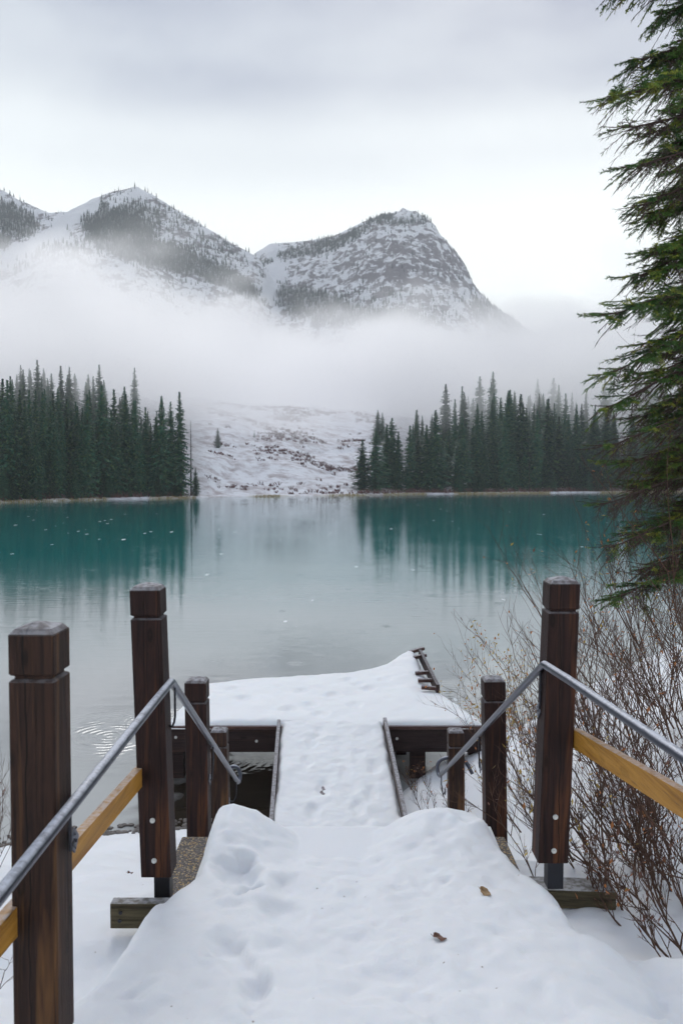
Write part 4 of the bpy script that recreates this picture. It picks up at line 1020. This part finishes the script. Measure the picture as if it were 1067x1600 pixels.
SH = [
 ('bare shrub right of the tall right post, its twigs fanning over the water', (970, 6.2), 13, 1.45, (-.35, 0, 0), 90, (1, 3)),
 ('bare shrub under the yellow rail with dark stems rising from the snow', (1000, 4.9), 9, 1.05, (-.45, .15, 0), 60, (3, 1)),
 ('tangled brown shrub low in the corner, behind the right timber end', (1080, 4.3), 11, 0.75, (-.35, .1, 0), 110, (3, 1)),
 ('tall bare shrub at the frame edge below the big spruce', (1075, 6.8), 14, 1.9, (-.30, 0, 0), 150, (1, 2)),
 ('yellow leaved shrub between the two taller right posts', (852, 7.7), 12, 1.5, (-.05, 0, 0), 620, (2, 1)),
 ('thin bare shrub behind the shorter right post with tips above the dock', (812, 8.9), 11, 1.55, (-.10, 0, 0), 70, (1, 2)),
 ('low reddish shrub between the ramp and the lowest right post', (668, 8.9), 10, 0.75, (-.1, 0, 0), 50, (3, 1)),
 ('short twiggy shrub in front of the dock beam right of the ramp', (690, 9.9), 8, 0.8, (-.15, 0, 0), 30, (1, 2)),
 ('straggly shrub at the foot of the tall right post', (900, 4.5), 7, 0.85, (-.35, .1, 0), 60, (2, 3)),
 ('dark stemmed shrub on the snow bank beneath the spruce boughs', (1040, 8.2), 13, 1.7, (-.2, 0, 0), 100, (1, 2)),
 ('leafy brown shrub beside the shorter right post', (885, 5.9), 9, 1.0, (-.3, 0, 0), 110, (2, 1)),
 ('far thin shrub on the right bank near the water', (930, 10.5), 10, 1.5, (-.1, 0, 0), 50, (1, 2)),
 ('dense brown thicket in the lower right corner under the end of the yellow rail', (1075, 3.75), 14, 0.60, (-.5, .2, 0), 120, (3, 1)),
 ('shrub with dark crooked stems between the timber end and the yellow rail', (1010, 4.25), 10, 0.75, (-.5, .15, 0), 60, (3, 2)),
 ('slender shrub just behind the timber end on the right', (945, 4.7), 9, 0.8, (-.4, .1, 0), 60, (2, 1)),
 ('bare shrub behind the yellow rail near the frame edge', (1090, 5.4), 12, 1.2, (-.45, 0, 0), 90, (1, 3)),
]
for i, (lab, (px, d), st, hh, lean, lv, lm) in enumerate(SH):
    shrub('bare_shrub', lab, sh(px, 0, d), max(4, int(st * (1.05 if px > 930 else .7))), hh * (.78 if px > 930 else .62), lean, 200 + i, int(lv * 1.6), 0.6, lm, .008 if px > 930 else .0055)
shrub('bare_shrub', 'small bare shrub at the left frame edge beyond the nearest post', (-2.75, 6.2, gz(-2.75, 6.2)), 8, 0.7, (.12, 0, 0), 301, 25, .4, (3, 1), .004)
shrub('bare_shrub', 'little twiggy shrub low at the left frame edge below the yellow rail', (-1.42, 3.1, gz(-1.42, 3.1)), 5, 0.42, (.15, 0, 0), 302, 6, .25, (3, 1), .003)

# ------------------------------------------------------------------ big spruce at the right edge
TR = Vector((4.25, 7.2, gz(4.25, 7.2) - .1))
sp = thing('spruce_tree', 'big near spruce reaching in from the right edge with ragged mossy boughs', 'spruce', TR)
mb = MB(); mb.tube([TR, TR + Vector((0, 0, 1.5)), TR + Vector((.03, 0, 4)), TR + Vector((0, .02, 7)), TR + Vector((0, 0, 10.5)), TR + Vector((0, 0, 12.5))], [.21, .17, .14, .10, .05, .01], 12); mb.build('trunk', M_BARK, sp, smooth=True)
def bough(tip, z0, seed, dense=1.0, bare=0.3, az=None):
    r = random.Random(seed); tip = Vector(tip); st = Vector((TR.x, TR.y, z0)); wd = MB(); v = []; f = []
    L0 = (tip - st).length; mid = st.lerp(tip, .55) + Vector((0, 0, L0 * r.uniform(.01, .06)))
    stem = [((1 - t) ** 2) * st + 2 * t * (1 - t) * mid + t * t * tip for t in [i / 14 for i in range(15)]]
    stem[-1] += Vector((0, 0, .03)); wd.tube(stem, [.022 * (1 - i / 15.5) + .002 for i in range(15)], 5, cap=False)
    def needles(a, b, n, ln=.019):
        ax = (b - a)
        if ax.length < 1e-5: return
        axn = ax.normalized(); u = axn.cross(Vector((0, 0, 1)))
        if u.length < .05: u = Vector((1, 0, 0))
        u.normalize(); w = u.cross(axn)
        for _ in range(n):
            p = a + ax * r.random(); an = r.uniform(0, 6.28)
            if math.sin(an) < -0.2 and r.random() < .6: an = -an
            o = u * math.cos(an) + w * math.sin(an); t = p + (axn * .75 + o * .8) * ln * r.uniform(.7, 1.25); s = axn.cross(o) * .0026
            wd.add([p - s, p + s, t], [(0, 1, 2)], 1)
    n_tw = int(76 * dense)
    for i in range(n_tw):
        t = 0.30 + 0.69 * (i + r.random()) / n_tw; k = t * 14; i0 = min(13, int(k)); p = stem[i0].lerp(stem[i0 + 1], k - i0)
        ax = (stem[i0 + 1] - stem[i0]).normalized(); side = 1 if i % 2 else -1
        h = ax.cross(Vector((0, 0, 1))).normalized() * side
        ln = (0.16 + 0.50 * (1 - t) ** .6) * r.uniform(.55, 1.15); hang = r.uniform(-.55, .12) if r.random() < .75 else r.uniform(-.9, -.4)
        d = (ax * r.uniform(.55, 1.0) + h * r.uniform(.35, 1.0) + Vector((0, 0, hang))).normalized()
        q = [p.copy()]; dd = d.copy()
        for j in range(4): dd = (dd + Vector((0, 0, -.06 if hang < -.3 else .05)) + Vector((r.gauss(0, .06), r.gauss(0, .06), r.gauss(0, .05)))).normalized(); q.append(q[-1] + dd * ln / 4)
        wd.tube(q, [.0038, .0032, .0026, .002, .0012], 3, cap=False)
        isbare = r.random() < bare + (0.45 if hang < -.4 else 0) - (.15 if t < .6 else 0)
        infr = (t > 0.42)
        for j in range(4):
            if not isbare: needles(q[j], q[j + 1], int((26 if infr else 12) * ln / .3))
            for sd in (-1, 1):
                for rep in range(2 if infr else 1):
                    l2 = ln * r.uniform(.16, .36) * (1 - j * .12); sdv = dd.cross(Vector((0, 0, 1))); sdv = (sdv if sdv.length > .01 else Vector((1, 0, 0))).normalized() * sd
                    d2 = (dd * r.uniform(.6, 1) + sdv * r.uniform(.4, .9) + Vector((0, 0, r.uniform(-.4, .1)))).normalized(); b = q[j].lerp(q[j + 1], r.random()); e = b + d2 * l2
                    wd.tube([b, b.lerp(e, .5) + Vector((0, 0, .003)), e], [.0020, .0015, .0009], 3, cap=False)
                    if not isbare and r.random() < .95: needles(b, e, int((30 if infr else 10) * l2 / .1))
                    elif isbare and r.random() < .25: needles(b.lerp(e, .3), b.lerp(e, .8), 4)
    return wd.build('bough', [M_BARK, M_NEEDLE], sp)
tips = [(928, -8, 6.0, .25), (960, -60, 6.3, .2), (905, -90, 6.0, .2), (921, 158, 5.9, .45), (955, 100, 6.4, .15), (938, 205, 6.0, .85), (985, 215, 6.5, .3), (945, 268, 5.9, .8), (975, 262, 6.4, .1), (960, 330, 6.1, .75), (985, 340, 6.5, .1), (995, 395, 6.3, .5),
        (912, 500, 5.8, .2), (960, 440, 6.4, .1), (975, 545, 6.3, .7), (920, 592, 5.9, .2), (980, 600, 6.6, .4), (925, 648, 6.0, .25), (975, 660, 6.5, .2), (928, 705, 5.9, .8), (955, 730, 6.4, .3), (925, 795, 6.1, .6), (975, 770, 6.6, .4), (935, 862, 5.9, .25), (985, 830, 6.5, .6), (948, 940, 6.0, .2), (990, 900, 6.4, .5), (1000, 480, 6.8, .2), (1010, 130, 6.8, .2), (1000, 30, 6.9, .2), (1015, 720, 6.9, .4)]
tips += [(rnd.uniform(985, 1050), -70 + k_ * 42 + rnd.uniform(-14, 14), rnd.uniform(6.2, 7.0), rnd.uniform(.05, .3)) for k_ in range(24)]
for i, (px, py, d, br) in enumerate(tips):
    if py > 640: br = min(.85, br + .2)
    t = U(px + (26 if py < 600 else 8), py, d); bough(t, t.z + rnd.uniform(.75, 1.15) * (1.0 if py < 650 else .75), 400 + i, 1.0, br)
for i in range(20):      # boughs on the other sides, mostly out of the frame
    a = rnd.uniform(-1.9, 1.9); z = rnd.uniform(3.6, 11.2); ln = 2.3 * (1 - (z - 2.6) / 11) + .3
    bough((TR.x + math.cos(a) * ln, TR.y + math.sin(a) * ln, z - ln * .35), z, 600 + i, .45, .3)

# leafy twigs climbing through the spruce
shrub('bare_shrub', 'tall thin alder shrub with orange leaves threading the spruce boughs', (2.95, 6.3, gz(2.95, 6.3)), 9, 2.1, (-.16, 0, 0), 501, 190, .5, (1, 2), .009)

# ------------------------------------------------------------------ fallen leaves
def fallen(label, px, py, size, mat, ang):
    d = 3.3
    for _ in range(10):
        p = U(px, py, d); d = d * (EYE - gz(p.x, p.y)) / (EYE - p.z)
    p = U(px, py, d); p.z = gz(p.x, p.y) + .006
    root = None; V_ = []; n = 9
    R = Matrix.Rotation(ang, 3, 'Z'); mb = MB()
    for i in range(n):
        t = i / (n - 1); w = math.sin(math.pi * min(1, t * 1.02)) ** .7 * .36 * size * (1 + .12 * math.sin(i * 2.6)); x = (t - .5) * size
        for y_, zz in ((-w, .010 * math.sin(t * 5 + 1) + .007), (0, -.0 + .004 * t), (w, .012 * math.cos(t * 4) + .006)): V_.append(p + R @ Vector((x, y_, zz)))
    fs = [(i * 3 + k, i * 3 + k + 1, i * 3 + k + 4, i * 3 + k + 3) for i in range(n - 1) for k in (0, 1)]
    mb.add(V_, fs); b = p + R @ Vector((-.5 * size, 0, .004)); mb.tube([b, b + R @ Vector((-.22 * size, .02 * size, .008))], [.0012, .0008], 4)
    o = mb.build('fallen_leaf', mat, None); prop(o, label, 'leaf', 'fallen leaves'); sol = o.modifiers.new('thick', 'SOLIDIFY'); sol.thickness = .0012
fallen('curled tan leaf lying on the snow, nearer the right post', 758, 1397, .062, M_LEAF_T, -.9)
fallen('dark red brown leaf on the snow below the tan one', 687, 1468, .052, M_LEAF_B, -.25)
def small_leaf(label, px, py, s, m, a): fallen(label, px, py, s, m, a)
small_leaf('tiny brown leaf on the low snow between the left posts', 204, 1360, .035, M_LEAF_B, .4)
small_leaf('tiny dark leaf lying on the snow at the ramp foot', 497, 1284, .05, M_LEAF_B, .2)

# ------------------------------------------------------------------ fog and haze
def volume_box(name, lo, hi, mat):
    mb = MB(); c = [(a + b) / 2 for a, b in zip(lo, hi)]; mb.box(c, tuple(b - a for a, b in zip(lo, hi))); o = mb.build(name, mat); o['kind'] = 'stuff'; return o
def fog_mat(dens):
    m = bpy.data.materials.new('fog'); m.use_nodes = True; N, L = nodes_of(m.node_tree)
    out = N('ShaderNodeOutputMaterial'); pv = N('ShaderNodeVolumePrincipled'); L(pv.outputs[0], out.inputs[1])
    pv.inputs['Color'].default_value = (0.995, 0.995, 1.0, 1); pv.inputs['Anisotropy'].default_value = 0.6
    ge = N('ShaderNodeTexCoord'); sp = N('ShaderNodeSeparateXYZ'); L(ge.outputs['Object'], sp.inputs[0])
    n = N('ShaderNodeTexNoise', i_Scale=0.014, i_Detail=5.0, i_Roughness=0.58, i_Distortion=0.3); mp = N('ShaderNodeMapping'); mp.inputs['Scale'].default_value = (1, .8, 1.7); L(ge.outputs['Object'], mp.inputs[0]); L(mp.outputs[0], n.inputs['Vector'])
    nn = math_(N, L, 'SUBTRACT', n.outputs[0], 0.5)
    # height above the lake, disturbed by the noise; the bank lies lower over the clearing and thins to the right
    cx = math_(N, L, 'POWER', 2.718, math_(N, L, 'MULTIPLY', math_(N, L, 'POWER', math_(N, L, 'ABSOLUTE', math_(N, L, 'ADD', sp.outputs[0], 22.0)), 2.0), -1 / 1100.0))
    bot = math_(N, L, 'ADD', math_(N, L, 'MULTIPLY_ADD', math_(N, L, 'MAXIMUM', math_(N, L, 'SUBTRACT', sp.outputs[1], 205.0), 0.0), -0.16, math_(N, L, 'MULTIPLY_ADD', cx, -12.0, 22.0)), math_(N, L, 'MINIMUM', math_(N, L, 'MULTIPLY', sp.outputs[0], 0.10), 0.0))
    zz = math_(N, L, 'MULTIPLY_ADD', nn, 46.0, sp.outputs[2])
    lo = math_(N, L, 'DIVIDE', math_(N, L, 'SUBTRACT', zz, bot), 10.0, clamp=True)
    # top surface sinks from left to right
    xn = math_(N, L, 'MAXIMUM', math_(N, L, 'MULTIPLY', sp.outputs[0], -0.125), math_(N, L, 'MULTIPLY', sp.outputs[0], 0.08))
    top = math_(N, L, 'ADD', math_(N, L, 'MULTIPLY_ADD', sp.outputs[1], 0.180, 3.0), xn)
    nb = N('ShaderNodeTexNoise', i_Scale=0.0075, i_Detail=2.0); L(ge.outputs['Object'], nb.inputs['Vector'])
    zt = math_(N, L, 'MULTIPLY_ADD', math_(N, L, 'SUBTRACT', nb.outputs[0], 0.5), -70.0, math_(N, L, 'MULTIPLY_ADD', nn, -120.0, sp.outputs[2]))
    hi = math_(N, L, 'DIVIDE', math_(N, L, 'SUBTRACT', top, zt), 24.0, clamp=True)
    yy = math_(N, L, 'DIVIDE', math_(N, L, 'SUBTRACT', math_(N, L, 'MULTIPLY_ADD', nn, 60.0, math_(N, L, 'MULTIPLY_ADD', sp.outputs[0], -0.45, sp.outputs[1])), 176.0), 55.0, clamp=True)
    d = math_(N, L, 'MULTIPLY', math_(N, L, 'MULTIPLY', lo, hi), yy)
    d = math_(N, L, 'MULTIPLY', d, math_(N, L, 'MULTIPLY_ADD', nn, 1.6, 1.0, clamp=True))
    L(math_(N, L, 'MULTIPLY', d, dens), pv.inputs['Density'])
    m.cycles.volume_step_rate = 0.25
    return m
volume_box('fog', (-420, 150, 4), (420, 600, 230), fog_mat(0.03))
def haze_mat(d):
    m = bpy.data.materials.new('haze'); m.use_nodes = True; N, L = nodes_of(m.node_tree)
    out = N('ShaderNodeOutputMaterial'); pv = N('ShaderNodeVolumePrincipled'); L(pv.outputs[0], out.inputs[1])
    pv.inputs['Color'].default_value = (0.985, 0.99, 1.0, 1); pv.inputs['Density'].default_value = d; pv.inputs['Anisotropy'].default_value = 0.0
    return m
volume_box('haze', (-1000, -60, -4), (1000, 1300, 345), haze_mat(0.0003))
